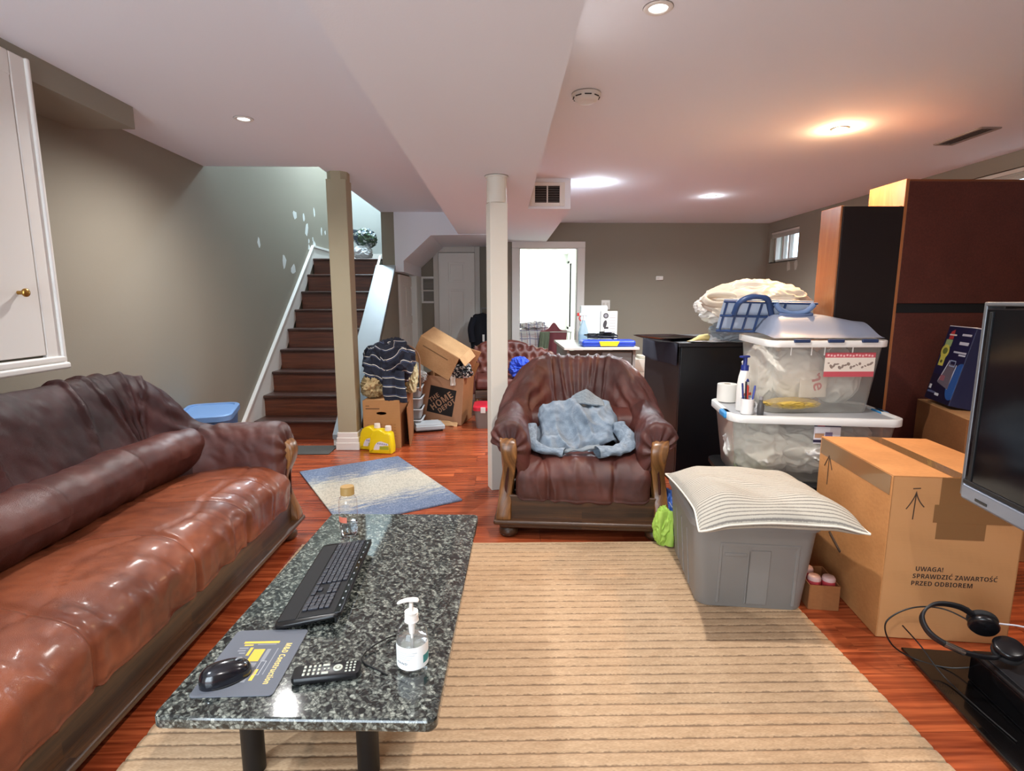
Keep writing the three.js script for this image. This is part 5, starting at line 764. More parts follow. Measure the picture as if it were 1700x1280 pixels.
// ---------------------------------------------------------------- television, stand, headset
{
  const turn = Math.atan2(-0.984, -0.18);
  const t = thing('television', 'flat black television with a silver edge at the right side of the picture', 'television', [1.335, 0.72, -1.09], turn);
  part(t, 'screen_panel', rbox(0.93, 0.52, 0.012, 0.004, 0, 0.3, 0.018), M('#07070b', 0.12)); part(t, 'bezel', merge([rbox(0.95, 0.012, 0.05, 0.004, 0, 0.572, 0), rbox(0.012, 0.58, 0.05, 0.004, -0.472, 0.288, 0), rbox(0.012, 0.58, 0.05, 0.004, 0.472, 0.288, 0)]), M('#77787c', 0.35, { metalness: 0.6 }));
  part(t, 'lower_bezel', rbox(0.95, 0.05, 0.052, 0.01, 0, 0.012, 0), M('#8b8f9a', 0.3, { metalness: 0.5 })); part(t, 'back_shell', rbox(0.9, 0.54, 0.06, 0.02, 0, 0.29, -0.04), BLACKMATT); part(t, 'inner_frame', merge([rbox(0.012, 0.5, 0.016, 0.002, -0.44, 0.3, 0.02), rbox(0.93, 0.012, 0.016, 0.002, 0, 0.045, 0.02)]), BLACK); part(t, 'sensor_window', rbox(0.05, 0.008, 0.003, 0.001, -0.38, 0.006, 0.0262), BLACKGLOSS);
  const s = thing('television_stand', 'black glass television stand with a flat base on the floor', 'tv stand', [1.62, 0, -1.2], turn + 0.04);
  part(s, 'glass_base', plan(poly([[-0.6, -0.22], [0.6, -0.22], [0.6, 0.22], [-0.6, 0.22]]), 0.012, 0.024, 0.003), M('#0a090a', 0.2, { clearcoat: 0.5 })); for (const [x, z] of [[-0.52, 0.17], [0.52, 0.17], [-0.52, -0.17], [0.52, -0.17]]) part(s, 'foot', cyl(0.02, 0.02, 0.012, x, 0.006, z), BLACKMATT);
  part(s, 'column', rbox(0.14, 1.0, 0.05, 0.01, 0.1, 0.524, -0.18), M('#101012', 0.3)); part(s, 'bracket', merge([rbox(0.3, 0.2, 0.03, 0.006, 0.1, 0.98, -0.15), rbox(0.1, 0.08, 0.35, 0.006, 0.1, 0.98, 0.02)]), BLACKMATT);
  const b = thing('set_top_box', 'black media box standing on the television stand under the headphones', 'media box', [1.7, 0.0245, -1.38], turn + 0.05);
  part(b, 'case', rbox(0.5, 0.11, 0.3, 0.006, 0, 0.055, 0), M('#131316', 0.35)); part(b, 'front_panel', rbox(0.49, 0.09, 0.006, 0.002, 0, 0.055, 0.151), BLACKGLOSS); part(b, 'top_plate', rbox(0.46, 0.004, 0.27, 0.0015, 0, 0.112, 0), M('#1c1c20', 0.5));
  const h = thing('headphones', 'black over-ear headphones lying on the media box in front of the large carton', 'headphones', [1.6, 0.138, -1.62], 0);
  const cup = (p, r) => { const o = part(h, 'ear_cup', lathe([[0, 0.0], [0.03, 0.0], [0.04, 0.008], [0.043, 0.022], [0.036, 0.032], [0, 0.034]], 32), M('#101014', 0.25), p, r); part(o, 'ear_pad', new THREE.TorusGeometry(0.031, 0.012, 12, 32).rotateX(PI / 2).translate(0, -0.004, 0), BLACKMATT); };
  cup([0.01, 0.1, -0.03], [2.0, 0, 0.5]); cup([0.03, 0.042, 0.05], [0.3, 0, 0.2]);
  part(h, 'headband', cloth((u, v) => { const c = new THREE.CatmullRomCurve3([[0.0, 0.11, -0.035], [-0.06, 0.145, -0.05], [-0.15, 0.15, -0.055], [-0.195, 0.115, -0.04], [-0.185, 0.07, -0.01], [-0.12, 0.035, 0.03], [-0.03, 0.025, 0.06], [0.02, 0.03, 0.06]].map((p) => new THREE.Vector3(...p))), p = c.getPoint(u); return [p.x, p.y + (v - 0.5) * 0.018, p.z + (v - 0.5) * 0.012]; }, 60, 3, 0.008), M('#141418', 0.5));
  part(h, 'slider', rod([-0.03, 0.135, -0.045], [-0.085, 0.15, -0.052], 0.006), CHROME); part(h, 'slider', rod([-0.15, 0.05, 0.014], [-0.1, 0.032, 0.036], 0.011), CHROME);
  const wire = thing('headphone_cable', 'thin black cable looping on the floor in front of the large carton', 'cable');
  part(wire, 'wire', tube([[1.60, 0.22, -1.66], [1.54, 0.235, -1.73], [1.45, 0.22, -1.76], [1.375, 0.16, -1.77], [1.40, 0.08, -1.77], [1.47, 0.03, -1.76], [1.56, 0.03, -1.7], [1.66, 0.10, -1.62]], 0.0028, 90, 6), BLACK);
  part(wire, 'wire', tube([[1.42, 0.16, -1.75], [1.47, 0.1, -1.72], [1.5, 0.04, -1.66], [1.5, 0.028, -1.5], [1.5, 0.028, -1.38]], 0.0025, 60, 6), BLACK);
  solo('white_cable', 'thin white cable running right from the headphones', 'cable', tube([[1.655, 0.235, -1.64], [1.72, 0.235, -1.62], [1.8, 0.21, -1.6], [1.9, 0.15, -1.58], [2.05, 0.02, -1.5]], 0.003, 50, 6), M('#c9c5cc', 0.5));
}
// ---------------------------------------------------------------- left: built-in cupboard, blue tote
{
  const c = thing('wall_cupboard', 'white built-in wall cupboard door above the back of the sofa', 'cupboard', [-2.36, 0, -2.0], PI / 2);
  // local x runs along the wall away from the viewer, local z out of the wall
  const x1 = 0.52, x0 = -0.6, y0 = 0.995, y1 = 2.222, Z = 0.345;
  part(c, 'carcass', between(x0 + 0.01, x1 - 0.005, y0 + 0.01, y1, 0.001, Z - 0.022), WALL);
  const cas = (a, b, e, d) => rbox(b - a, d - e, 0.026, 0.007, (a + b) / 2, (e + d) / 2, Z - 0.008);
  part(c, 'casing', merge([cas(x1 - 0.095, x1, y0, y1 + 0.09), cas(x0, x0 + 0.095, y0, y1 + 0.09), cas(x0 + 0.095, x1 - 0.095, y1 - 0.01, y1 + 0.09), rbox(0.02, y1 - y0 + 0.09, 0.03, 0.008, x1 - 0.012, (y0 + y1 + 0.09) / 2, Z + 0.002)]), WHITE);
  part(c, 'sill', merge([rbox(x1 - x0 + 0.004, 0.03, 0.05, 0.01, (x0 + x1) / 2, y0 + 0.015, Z + 0.004), rbox(x1 - x0, 0.03, 0.035, 0.01, (x0 + x1) / 2, y0 + 0.045, Z)]), WHITE);
  const d = part(c, 'door', merge([rbox(x1 - x0 - 0.2, y1 - y0 - 0.075, 0.02, 0.004, (x0 + x1) / 2, (y0 + y1) / 2 + 0.032, Z - 0.006)]), WHITE);
  part(d, 'knob', merge([cyl(0.008, 0.008, 0.03).rotateX(PI / 2).translate(x1 - 0.2, 1.335, Z + 0.018), new THREE.SphereGeometry(0.018, 20, 14).scale(1, 1, 0.7).translate(x1 - 0.2, 1.335, Z + 0.036)]), BRASS);
  const b = thing('blue_tote', 'blue plastic storage tote with a flat lid behind the sofa arm', 'storage bin', [-2.115, 0, -3.86], 0.32);
  const bm = M('#5276a8', 0.45);
  part(b, 'tub', tub(0.33, 0.52, 0.5, 0.03, 0.07), bm); part(b, 'lid', loft([[0.49, 0.36, 0.56, 0.09], [0.525, 0.36, 0.56, 0.09], [0.532, 0.34, 0.54, 0.08], [0.532, 0.3, 0.5, 0.07], [0.522, 0.29, 0.49, 0.065]]), M('#6c92c4', 0.4)); for (const z of [-0.1, 0.1]) part(b, 'rib', rbox(0.01, 0.3, 0.02, 0.004, 0.158, 0.3, z), bm);
}
// ---------------------------------------------------------------- left middle: boxes and clothes by the stairs
{
  const bt = canvas(400, 560, (x, w, h) => { x.fillStyle = '#a9794a'; x.fillRect(0, 0, w, h); for (let i = 0; i < 500; i++) { x.fillStyle = i % 2 ? 'rgba(80,50,20,0.05)' : 'rgba(230,190,140,0.05)'; x.fillRect((i * 137) % w, (i * 211) % h, 70, 2); } x.fillStyle = '#5c3d22'; x.fillRect(30, 90, 150, 12); x.fillRect(30, 60, 40, 8); x.fillStyle = 'rgba(92,61,34,0.5)'; for (let r = 0; r < 5; r++) for (let i = 0; i < 9; i++) x.fillRect(40 + i * 36, 280 + r * 34, 24, 6); });
  const o = thing('banker_box', 'tall brown file box with an oval hand hole beside the beige column', 'cardboard box', [-1.065, 0, -5.03], -0.04);
  const s = poly([[-0.165, 0], [0.165, 0], [0.165, 0.43], [-0.165, 0.43]]), hp = new THREE.Path(); hp.absellipse(0.0, 0.315, 0.045, 0.014, 0, 2 * PI); s.holes.push(hp);
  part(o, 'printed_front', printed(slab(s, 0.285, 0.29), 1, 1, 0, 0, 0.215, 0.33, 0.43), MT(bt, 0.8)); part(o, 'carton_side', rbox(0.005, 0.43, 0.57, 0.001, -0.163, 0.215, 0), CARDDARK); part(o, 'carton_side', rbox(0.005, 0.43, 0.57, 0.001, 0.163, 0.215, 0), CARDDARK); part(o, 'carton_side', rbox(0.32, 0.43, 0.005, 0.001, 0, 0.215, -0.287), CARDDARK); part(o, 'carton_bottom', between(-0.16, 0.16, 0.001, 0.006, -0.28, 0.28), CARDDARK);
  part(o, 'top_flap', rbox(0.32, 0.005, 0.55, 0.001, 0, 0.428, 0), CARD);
  const flap = thing('cardboard_sheet', 'flat cardboard sheet leaning against the right side of the file box', 'cardboard sheet', [-0.86, 0, -5.0], [0, 0.1, 0.05]);
  part(flap, 'sheet', rbox(0.008, 0.36, 0.45, 0.002, 0, 0.18, 0), CARDDARK);
  const st = texture(256, 256, (u, v) => { const k = (v * 4) % 1; return k > 0.86 && k < 0.95 ? [206, 200, 190] : k > 0.74 && k < 0.79 ? [84, 96, 128] : mix3([22, 26, 40], [34, 38, 54], n64(u * 64, v * 64)); }, 0.34);
  const sw = thing('striped_sweater', 'navy sweater with thin white stripes heaped on the file box', 'sweater', [-1.05, 0.5, -5.02], 0);
  const heap = lump(0.23, 0.46, 0.24, 41, 0.22, 1.8, 6, 0.2), hp2 = heap.attributes.position, huv = heap.attributes.uv; for (let i = 0; i < hp2.count; i++) huv.setXY(i, hp2.getX(i), hp2.getY(i) * 0.9 + 0.25 * hp2.getX(i) * (hp2.getX(i) > 0 ? -1 : 1) + 0.1 * nz3(hp2.getX(i) * 6, hp2.getZ(i) * 6));
  part(sw, 'body', heap, MT(st, 0.95)); part(sw, 'sleeve', cloth((u, v) => [lerp(-0.02, 0.17, u) + 0.03 * v, 0.2 - 0.27 * v - 0.02 * u, 0.2 + 0.06 * sin(v * 2) + 0.02 * sin(u * 9)], 24, 30, 0.012, { uvScale: [0.2, 0.3], disp: (u, v, x, y) => 0.015 * nz3(x * 12, y * 9) }), MT(st, 0.95));
  const bc = thing('beige_garment', 'crumpled beige garment under the striped sweater', 'garment', [-1.17, 0.434, -4.9]);
  part(bc, 'cloth_heap', lump(0.11, 0.22, 0.12, 43, 0.35, 2.6, 5), M('#b39c72', 0.95));
  const cc = thing('cream_garment', 'pale cream garment end at the right of the striped sweater', 'garment', [-0.87, 0.434, -5.12]);
  part(cc, 'cloth_heap', lump(0.06, 0.34, 0.1, 47, 0.3, 2.6, 5), M('#c9bc92', 0.95));
  const bs = thing('wicker_handle', 'brown wicker basket hoop behind the striped sweater', 'basket hoop', [-0.95, 0.434, -5.22]);
  part(bs, 'hoop', new THREE.TorusGeometry(0.15, 0.009, 8, 40, PI).translate(0, 0.3, 0), M('#86624a', 0.7)); part(bs, 'upright', merge([rod([-0.15, 0, 0], [-0.15, 0.3, 0], 0.009), rod([0.15, 0, 0], [0.15, 0.3, 0], 0.009)]), M('#86624a', 0.7));
  // detergent jugs
  const yel = M('#e6c714', 0.3), jl = canvas(256, 200, (x, w, h) => { x.fillStyle = '#e6c714'; x.fillRect(0, 0, w, h); x.fillStyle = '#d8d4da'; x.beginPath(); x.moveTo(10, 190); x.quadraticCurveTo(30, 40, 130, 30); x.lineTo(240, 70); x.lineTo(240, 105); x.quadraticCurveTo(120, 100, 90, 190); x.fill(); x.fillStyle = '#8d88a0'; x.font = 'bold 34px sans-serif'; for (let i = 0; i < 5; i++) x.fillRect(70 + i * 32, 58 + i * 4, 20, 28); x.fillStyle = '#9aa02a'; x.fillRect(104, 120, 140, 66); });
  const jug = (o) => {
    const q = new THREE.Shape(); q.moveTo(-0.105, 0.012); q.quadraticCurveTo(-0.105, 0, -0.09, 0); q.lineTo(0.09, 0); q.quadraticCurveTo(0.105, 0, 0.105, 0.012); q.lineTo(0.108, 0.06); q.lineTo(0.096, 0.17); q.quadraticCurveTo(0.092, 0.185, 0.075, 0.188); q.lineTo(0.045, 0.188); q.quadraticCurveTo(0.03, 0.215, -0.02, 0.212); q.quadraticCurveTo(-0.07, 0.2, -0.088, 0.15); q.lineTo(-0.106, 0.06); q.lineTo(-0.105, 0.012);
    const hh = new THREE.Path(); hh.absellipse(-0.015, 0.172, 0.036, 0.016, 0, 2 * PI); q.holes.push(hh);
    part(o, 'jug_body', creased(slab(q, -0.05, 0.05, 0.016, 16), 0.8), yel); part(o, 'spout_collar', cyl(0.03, 0.028, 0.016, 0.06, 0.193, 0), yel); part(o, 'cap', merge([cyl(0.028, 0.026, 0.036, 0.06, 0.218, 0, 20), cyl(0.024, 0.024, 0.004, 0.06, 0.2375, 0, 20)]), M('#e3d6c9', 0.5)); part(o, 'label', printed(box(0.15, 0.095, 0.002, 0.012, 0.08, 0.0508), 1, 1, 0, 0.012, 0.08, 0.15, 0.095), MT(jl, 0.4));
    return o;
  };
  const j1 = jug(thing('detergent_jug', 'front yellow detergent jug with a pale cap and label, at the column foot', 'jug', [-1.045, 0, -4.585], -0.18, 'yellow detergent jugs'));
  const j2 = j1.clone(); j2.name = numbered('detergent_jug'); scene.add(j2); j2.position.set(-1.16, 0, -4.70); j2.rotation.y = -0.35; j2.userData = { label: 'rear yellow detergent jug half hidden behind the other, touching the column base', category: 'jug', group: 'yellow detergent jugs' };
  // stack of small clear drawers
  for (let i = 0; i < 4; i++) { const d = thing('clear_tub', ['lowest', 'second lowest', 'second highest', 'topmost'][i] + ' of four small clear tubs stacked beside the file box', 'tub', [-0.93, i * 0.112, -5.55], 0.05 * (i % 2), 'small clear stacked tubs'); part(d, 'tub', tub(0.2, 0.3, 0.1, 0.015, 0.03, 0.003), M('#c4c6c8', 0.3, { transmission: 0.5, thickness: 0 })); part(d, 'rim', ringRim(0.2, 0.3, 0.108, 0.03, 0.012, 0.012), M('#cfd2d4', 0.4)); }
  const gw = thing('grey_garment', 'grey white cloth stuffed on top of the small clear tubs', 'garment', [-0.9, 0.45, -5.6]); part(gw, 'cloth_heap', lump(0.1, 0.16, 0.12, 53, 0.35, 3, 5), M('#a9a6a2', 0.9));
}
{ // shop moving box
  const hd = canvas(800, 800, (x, w, h) => { x.fillStyle = '#a67c5c'; x.fillRect(0, 0, w, h); for (let i = 0; i < 900; i++) { x.fillStyle = i % 2 ? 'rgba(70,40,20,0.05)' : 'rgba(220,170,130,0.05)'; x.fillRect((i * 137) % w, (i * 211) % h, 100, 3); } x.save(); x.translate(400, 420); x.rotate(0.12); x.scale(1.32, 1.32); x.fillStyle = '#120c0b'; x.fillRect(-190, -190, 380, 380); x.beginPath(); x.rect(-190, -190, 380, 380); x.clip(); x.rotate(-PI / 4); x.fillStyle = '#a57e60'; x.textAlign = 'center'; x.font = 'bold 92px sans-serif'; x.fillText('THE', -60, -64, 170); x.font = 'bold 128px sans-serif'; x.fillText('HOME', 0, 44, 410); x.font = 'bold 92px sans-serif'; x.fillText('DEPOT', 20, 128, 300); x.restore(); });
  const o = thing('shop_box', 'open brown moving box with a black square shop logo on its front', 'cardboard box', [-0.62, 0, -5.85], [0, -0.22, -0.07]);
  const w = 0.46, h = 0.5, d = 0.4, Y = 0.02;
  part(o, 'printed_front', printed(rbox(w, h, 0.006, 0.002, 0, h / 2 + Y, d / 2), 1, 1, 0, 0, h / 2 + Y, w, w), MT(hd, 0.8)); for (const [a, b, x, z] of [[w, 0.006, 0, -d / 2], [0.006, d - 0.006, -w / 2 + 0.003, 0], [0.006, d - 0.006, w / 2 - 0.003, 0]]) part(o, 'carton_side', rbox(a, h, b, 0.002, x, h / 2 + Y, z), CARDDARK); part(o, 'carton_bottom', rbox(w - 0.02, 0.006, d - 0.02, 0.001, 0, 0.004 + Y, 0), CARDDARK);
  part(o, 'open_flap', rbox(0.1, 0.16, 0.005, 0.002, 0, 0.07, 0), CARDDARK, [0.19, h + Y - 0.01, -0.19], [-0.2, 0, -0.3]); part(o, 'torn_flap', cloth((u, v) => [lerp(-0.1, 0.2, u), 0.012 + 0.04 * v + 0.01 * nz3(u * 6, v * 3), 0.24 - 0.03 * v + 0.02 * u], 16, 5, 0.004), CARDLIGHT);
  const t = thing('tilted_box', 'light brown carton tipped over on top of the shop moving box', 'cardboard box', [-0.65, 0.755, -5.74], [0.25, -0.3, -0.46]);
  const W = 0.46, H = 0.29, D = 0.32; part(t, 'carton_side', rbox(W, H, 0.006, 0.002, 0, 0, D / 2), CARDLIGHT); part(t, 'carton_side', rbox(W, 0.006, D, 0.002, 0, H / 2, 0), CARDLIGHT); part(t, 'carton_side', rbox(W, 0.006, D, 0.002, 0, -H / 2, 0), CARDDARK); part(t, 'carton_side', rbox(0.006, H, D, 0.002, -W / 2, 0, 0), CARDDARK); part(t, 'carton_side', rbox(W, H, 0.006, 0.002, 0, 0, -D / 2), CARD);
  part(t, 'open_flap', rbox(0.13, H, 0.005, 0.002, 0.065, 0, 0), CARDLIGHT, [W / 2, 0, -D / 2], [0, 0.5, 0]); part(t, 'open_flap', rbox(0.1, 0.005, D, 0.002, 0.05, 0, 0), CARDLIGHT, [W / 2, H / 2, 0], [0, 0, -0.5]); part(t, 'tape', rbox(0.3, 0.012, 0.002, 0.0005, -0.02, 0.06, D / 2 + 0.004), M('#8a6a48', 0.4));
  const b = thing('patterned_cloth', 'black and white patterned cloth spilling from the shop moving box', 'cloth', [-0.44, 0.5, -5.68]);
  const pt = texture(128, 128, (u, v) => n16(u * 16, v * 16) > 0.6 ? [216, 206, 196] : [22, 20, 24], 0.25); part(b, 'cloth_heap', lump(0.12, 0.16, 0.1, 61, 0.4, 3, 5), MT(pt, 0.9)); part(b, 'hanging_end', cloth((u, v) => [-0.1 + 0.05 * u, 0.05 - 0.12 * v, 0.07 + 0.015 * v + 0.01 * sin(u * 7)], 8, 14, 0.006, { disp: (u, v, x, y) => 0.008 * nz3(x * 30, y * 30) }), M('#cdc2b6', 0.9));
  const s = thing('flat_scanner', 'flat grey white plastic device on the floor before the shop moving box', 'device', [-0.76, 0, -5.44], 0.3);
  part(s, 'housing', rbox(0.3, 0.05, 0.24, 0.014, 0, 0.04, 0), M('#aeb4b8', 0.4)); part(s, 'top_cover', rbox(0.26, 0.014, 0.2, 0.006, -0.01, 0.07, 0), M('#c4c9cc', 0.35)); part(s, 'underside', rbox(0.26, 0.014, 0.2, 0.003, 0, 0.008, 0), BLACKMATT);
  const r = thing('red_lid_tote', 'clear storage tote with a bright red lid behind the white post', 'storage bin', [-0.08, 0, -5.62]);
  part(r, 'tub', tub(0.42, 0.34, 0.2, 0.02, 0.04, 0.004), M('#a9a19c', 0.3, { transmission: 0.5, thickness: 0 })); part(r, 'lid', loft([[0.19, 0.45, 0.37, 0.05], [0.225, 0.45, 0.37, 0.05], [0.232, 0.42, 0.34, 0.045]]), M('#c21f35', 0.4)); for (const x of [-0.12, 0.12]) part(r, 'latch', rbox(0.05, 0.06, 0.012, 0.004, x, 0.2, 0.19), M('#d4d0cc', 0.4));
}
{ // tufted settee behind the post
  const v = thing('tufted_settee', 'old tufted reddish brown leather settee partly hidden behind the white post', 'settee', [0.07, 0, -6.38], 0.03);
  v.scale.x = 0.8;
  const VM = MT(leatherTexture([88, 44, 38], [122, 66, 54]), 0.35, { bumpMap: leatherBump, bumpScale: 0.0006 });
  part(v, 'tufted_back', grid((a, b) => { const x = lerp(-0.5, 0.62, a), crest = 0.80 - 0.1 * smooth(0.05, 0.62, x) - 0.06 * smooth(-0.25, -0.5, x), t = b, y = lerp(0.3, crest, min(1, t * 1.25)), z = -0.2 - 0.1 * t - 0.1 * smooth(0.8, 1, t) + 0.03 * sin(min(1, t * 1.25) * PI); return [x, y - 0.06 * smooth(0.85, 1, t), z]; }, 90, 60, { disp: (a, b, x, y) => { let d = 1; for (let i = -4; i < 6; i++) for (let j = 0; j < 4; j++) d = min(d, hypot(x - (i * 0.13 + (j % 2) * 0.065), y - (0.4 + j * 0.11))); return 0.03 * smooth(0, 0.06, d); }, uvScale: [1, 0.6] }), M('#ffffff', 0.35, { map: VM.map, bumpMap: leatherBump, bumpScale: 0.0006, side: THREE.DoubleSide }));
  part(v, 'crest_rail', tube([[-0.52, 0.72, -0.3], [-0.3, 0.8, -0.32], [0.05, 0.8, -0.32], [0.35, 0.74, -0.3], [0.62, 0.69, -0.28]], 0.016, 50, 8), OAK);
  part(v, 'seat', rbox(1.1, 0.14, 0.5, 0.05, 0.06, 0.37, 0.06, 4), VM); part(v, 'apron', rbox(1.1, 0.1, 0.48, 0.01, 0.06, 0.25, 0.06), OAKDARK);
  for (const s of [-1, 1]) { const x = 0.06 + s * 0.56; const a = part(v, 'arm', grid((p, q) => { const t = q * 2 * PI, r = 0.085; return [x + s * 0.03 + cos(t) * r, 0.58 + sin(t) * r * 0.9 + 0.03 * (1 - p), lerp(-0.28, 0.3, p)]; }, 20, 24, { flip: s > 0, disp: (p, q, X, Y, Z) => 0.01 * sin(Z * 60) }), VM); part(a, 'arm_panel', rbox(0.07, 0.3, 0.52, 0.02, x, 0.4, 0.02), VM); part(a, 'arm_scroll', cyl(0.075, 0.075, 0.02, 0, 0, 0, 28).rotateX(PI / 2).translate(x + s * 0.03, 0.58, 0.305), OAK); }
  for (const [x, z] of [[-0.46, 0.26], [0.58, 0.26], [-0.46, -0.2], [0.58, -0.2]]) part(v, 'leg', lathe([[0, 0], [0.02, 0], [0.022, 0.03], [0.016, 0.09], [0.03, 0.17], [0.036, 0.21], [0, 0.21]]), OAK, [x, 0, z]);
  const b = thing('blue_cloth', 'bright blue cloth lying on the tufted settee', 'cloth', [0.2, 0.44, -6.15]); part(b, 'cloth_heap', lump(0.13, 0.22, 0.1, 71, 0.35, 2.6, 5), M('#2b4fc4', 0.6));
  const c = thing('dark_coat', 'dark navy coat hanging by the hall door behind the white post', 'coat', [-0.3, 0, -7.86]);
  part(c, 'coat_body', cloth((a, q) => { const t = a * 2 * PI, w = lerp(0.11, 0.16, smooth(0, 0.25, q)) * (q < 0.06 ? q / 0.06 : 1); return [cos(t) * w + 0.01 * sin(q * 9), 1.14 - 0.62 * q, sin(t) * w * 0.45]; }, 40, 40, 0.006, { disp: (a, q, x, y, z) => 0.02 * nz3(x * 12, y * 5, z * 12) + 0.012 * sin(a * 50) * q }), M('#14161f', 0.9)); part(c, 'sleeve', tube([[-0.11, 1.06, 0.03], [-0.15, 0.92, 0.07], [-0.13, 0.72, 0.08]], 0.045, 20, 14), M('#171a26', 0.9)); part(c, 'sleeve', tube([[0.11, 1.06, 0.03], [0.14, 0.9, 0.08], [0.12, 0.7, 0.09]], 0.045, 20, 14), M('#171a26', 0.9)); part(c, 'white_tag', rbox(0.03, 0.1, 0.004, 0.001, 0.03, 0.78, 0.105), WHITE); part(c, 'hanging_rail', merge([rod([0, 1.13, 0], [0, 1.2, 0], 0.006), rod([0, 1.2, 0], [0.2, 1.2, 0], 0.008)]), GREYMETAL);
}
{ // desk by the doorway
  const d = thing('desk', 'grey desk with a pale top standing behind the armchair', 'desk', [1.13, 0, -6.75]);
  const dm = M('#8a8580', 0.6); part(d, 'desktop', rbox(0.86, 0.03, 1.24, 0.005, 0, 0.765, 0), M('#c9c6be', 0.4)); part(d, 'side_panel', rbox(0.03, 0.75, 1.16, 0.004, -0.38, 0.375, 0), dm); part(d, 'side_panel', rbox(0.03, 0.75, 1.16, 0.004, 0.38, 0.375, 0), dm); part(d, 'front_panel', rbox(0.73, 0.5, 0.02, 0.004, 0, 0.49, 0.56), M('#4f4a46', 0.6)); 
  const dr = part(d, 'drawer', rbox(0.34, 0.14, 0.02, 0.004, 0.18, 0.66, 0.585), M('#5a5450', 0.6)); part(dr, 'handle', rod([0.12, 0.66, 0.605], [0.24, 0.66, 0.605], 0.005), GREYMETAL);
  const Y = 0.781;
  const t = thing('blue_case', 'flat bright blue case with a yellow latch on the desk front edge', 'case', [1.22, Y, -6.3], 0.02); part(t, 'case_shell', rbox(0.62, 0.075, 0.24, 0.03, 0, 0.038, 0, 4), M('#2743b4', 0.35)); part(t, 'case_seam', rbox(0.6, 0.006, 0.244, 0.002, 0, 0.04, 0), M('#1b2f84', 0.4)); part(t, 'latch', slab([[-0.1, 0.01], [0.09, 0.01], [0.12, 0.066], [-0.12, 0.066]], 0.118, 0.128, 0.003), M('#e3bf2c', 0.4));
  const s = thing('spray_bottle', 'clear spray bottle with a red and white trigger on the desk', 'spray bottle', [0.985, Y, -6.62]); part(s, 'bottle_body', loft([[0, 0.11, 0.07, 0.03], [0.01, 0.12, 0.08, 0.035], [0.14, 0.12, 0.08, 0.035], [0.2, 0.09, 0.065, 0.03], [0.27, 0.045, 0.045, 0.02], [0.29, 0.04, 0.04, 0.0195]]), M('#d3e4ec', 0.2, { transmission: 0.6, thickness: 0 })); part(s, 'liquid', loft([[0.004, 0.1, 0.06, 0.025], [0.12, 0.112, 0.072, 0.03]]), M('#4d9fc4', 0.3)); part(s, 'trigger_head', merge([rbox(0.1, 0.035, 0.035, 0.01, -0.005, 0.36, 0), cyl(0.022, 0.018, 0.05, 0.01, 0.315, 0)]), M('#e6e2de', 0.4)); part(s, 'trigger', tube([[-0.035, 0.345, 0], [-0.05, 0.31, 0], [-0.03, 0.28, 0]], 0.008, 16, 8), M('#c23a34', 0.4)); part(s, 'nozzle_cap', rbox(0.03, 0.04, 0.04, 0.008, -0.065, 0.36, 0), M('#c9332e', 0.4));
  const w = thing('white_package', 'tall white package standing at the back of the desk', 'package', [1.16, Y, -6.95]); part(w, 'package_body', rbox(0.34, 0.45, 0.12, 0.01, 0, 0.225, 0), M('#dfe6ea', 0.5)); part(w, 'package_fold', rbox(0.33, 0.02, 0.1, 0.006, 0, 0.455, 0), M('#eef2f4', 0.5));
  const bt = canvas(300, 600, (x, W, H) => { x.fillStyle = '#ddd6cd'; x.fillRect(0, 0, W, H); x.fillStyle = '#4a4446'; x.beginPath(); x.arc(90, 80, 50, 0, 7); x.fill(); x.fillStyle = '#8a8486'; x.beginPath(); x.arc(90, 80, 28, 0, 7); x.fill(); x.fillStyle = '#3e383a'; x.beginPath(); x.ellipse(76, 230, 34, 70, 0.2, 0, 7); x.fill(); x.fillRect(60, 280, 80, 40); x.fillStyle = '#b5a8a2'; for (let i = 0; i < 8; i++) x.fillRect(160, 60 + i * 50, 110, 14); });
  const f = thing('leaflet_box', 'white printed carton with a grey picture standing on the desk', 'box', [1.29, Y, -6.6], -0.05); part(f, 'carton_body', rbox(0.2, 0.4, 0.06, 0.003, 0, 0.2, 0), M('#d6cfc6', 0.6)); part(f, 'printed_front', label(0.196, 0.396, 0.002, 0, 0.2, 0.0308), MT(bt, 0.6));
  const cb = thing('cable_heap', 'tangled black cables and adapters heaped on the desk', 'cables', [1.16, Y + 0.075, -6.4]); 
  for (let k = 0; k < 5; k++) { const pts = []; for (let i = 0; i < 12; i++) pts.push([rnd(-0.2, 0.2), 0.01 + rnd(0.06), rnd(-0.08, 0.08)]); part(cb, 'wire', tube(pts, 0.007, 90, 6), BLACK); } part(cb, 'adapter', rbox(0.14, 0.06, 0.06, 0.01, 0.06, 0.06, -0.02), BLACK); part(cb, 'adapter', rbox(0.1, 0.05, 0.05, 0.01, -0.1, 0.045, 0.01), BLACKMATT); part(cb, 'white_plug', rbox(0.09, 0.04, 0.04, 0.01, 0.08, 0.1, 0.02), WHITE);
  const sl = thing('stacked_trays', 'small white plastic tray unit with a coiled cord between desk and black cabinet', 'tray unit', [1.75, 0, -6.6]); for (let i = 0; i < 4; i++) part(sl, 'tray', tub(0.36, 0.3, 0.15, 0.01, 0.02, 0.004), M('#cfc9bd', 0.5), [0, 0.001 + i * 0.152, 0]); part(sl, 'coiled_cord', tube(Array.from({ length: 30 }, (_, i) => [cos(i * 0.8) * 0.1, 0.615 + i * 0.001, sin(i * 0.8) * 0.08]), 0.009, 120, 6), M('#d6cbb6', 0.6));
}
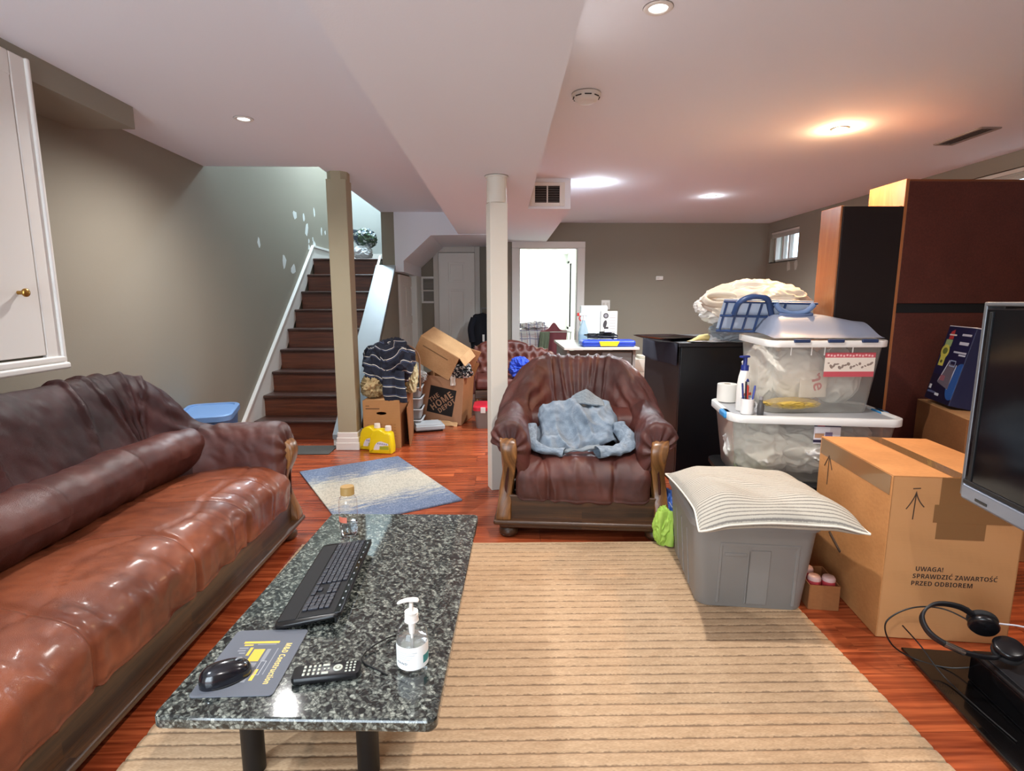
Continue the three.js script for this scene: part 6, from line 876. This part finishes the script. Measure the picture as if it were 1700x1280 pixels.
{ // bright room: drying rack with sheet and shirts
  const pl = texture(256, 256, (u, v) => { const a = abs(((u * 4) % 1) - 0.5) < 0.05, b = abs(((v * 4) % 1) - 0.5) < 0.05, c = abs(((u * 4 + 0.3) % 1) - 0.5) < 0.02, d = abs(((v * 4 + 0.3) % 1) - 0.5) < 0.02; return a || b ? [150, 148, 178] : c || d ? [190, 140, 150] : [226, 222, 224]; }, 0.5);
  const r = thing('drying_rack', 'white wire drying rack in the doorway of the bright room', 'drying rack', [0.62, 0, -8.5]);
  const wire = M('#d9d9d6', 0.4), bars = []; for (let i = 0; i < 6; i++) part(r, 'rail', rod([-0.4, 0.84, -0.3 + i * 0.12], [0.42, 0.84, -0.3 + i * 0.12], 0.006), wire); for (const x of [-0.4, 0.42]) { part(r, 'side_bar', rod([x, 0.84, -0.3], [x, 0.84, 0.3], 0.008), wire); part(r, 'leg', rod([x, 0.84, -0.25], [x, 0.01, 0.25], 0.008), wire); part(r, 'leg', rod([x, 0.84, 0.25], [x, 0.01, -0.25], 0.008), wire); }
  const hang = (o, x0, x1, y, drop, z, m, k) => part(o, 'hanging_cloth', cloth((u, v) => { const t = v * 2 - 1; return [lerp(x0, x1, u) + 0.012 * sin(v * 9 + k), y + 0.012 - drop * max(0, abs(t) - 0.1) + 0.012 * sin(u * 14 + k) * abs(t), z + 0.03 * t / (0.25 + abs(t)) + 0.02 * sin(u * 17 + k) * abs(t)]; }, 40, 30, 0.004, { uvScale: [x1 - x0, drop * 2] }), m);
  const s = thing('plaid_sheet', 'white plaid bed sheet hanging on the drying rack', 'sheet', [0.62, 0, -8.5]); hang(s, -0.4, 0.0, 0.86, 0.5, 0.2, MT(pl, 0.9), 1); part(s, 'bunched_top', lump(0.2, 0.14, 0.2, 83, 0.4, 3, 5), MT(pl, 0.9), [-0.16, 0.845, 0.05]);
  const m = thing('maroon_shirt', 'dull maroon shirt hanging in a peak on the drying rack', 'shirt', [0.78, 0, -8.35]);
  part(m, 'shirt_body', cloth((u, v) => { const pk = 0.12 * Math.exp(-(((u - 0.5) / 0.18) ** 2)); return [lerp(-0.2, 0.2, u) * (1 - 0.1 * v), 0.86 + pk * (1 - v) - 0.55 * v * (0.55 + 0.5 * sin(u * 3.1)), 0.1 + 0.03 * sin(u * 16) * v]; }, 40, 30, 0.006), M('#9c5660', 0.9)); part(m, 'sleeve', tube([[-0.17, 0.84, 0.1], [-0.19, 0.68, 0.13], [-0.16, 0.55, 0.13]], 0.035, 16, 10), M('#9c5660', 0.9)); 
  const g = thing('green_towel', 'grey green striped towel hanging on the drying rack beside the maroon shirt', 'towel', [0.62, 0, -8.3]); hang(g, -0.06, 0.08, 0.83, 0.45, 0.12, M('#75806a', 0.9), 3);
}
renderer.render(scene, camera);
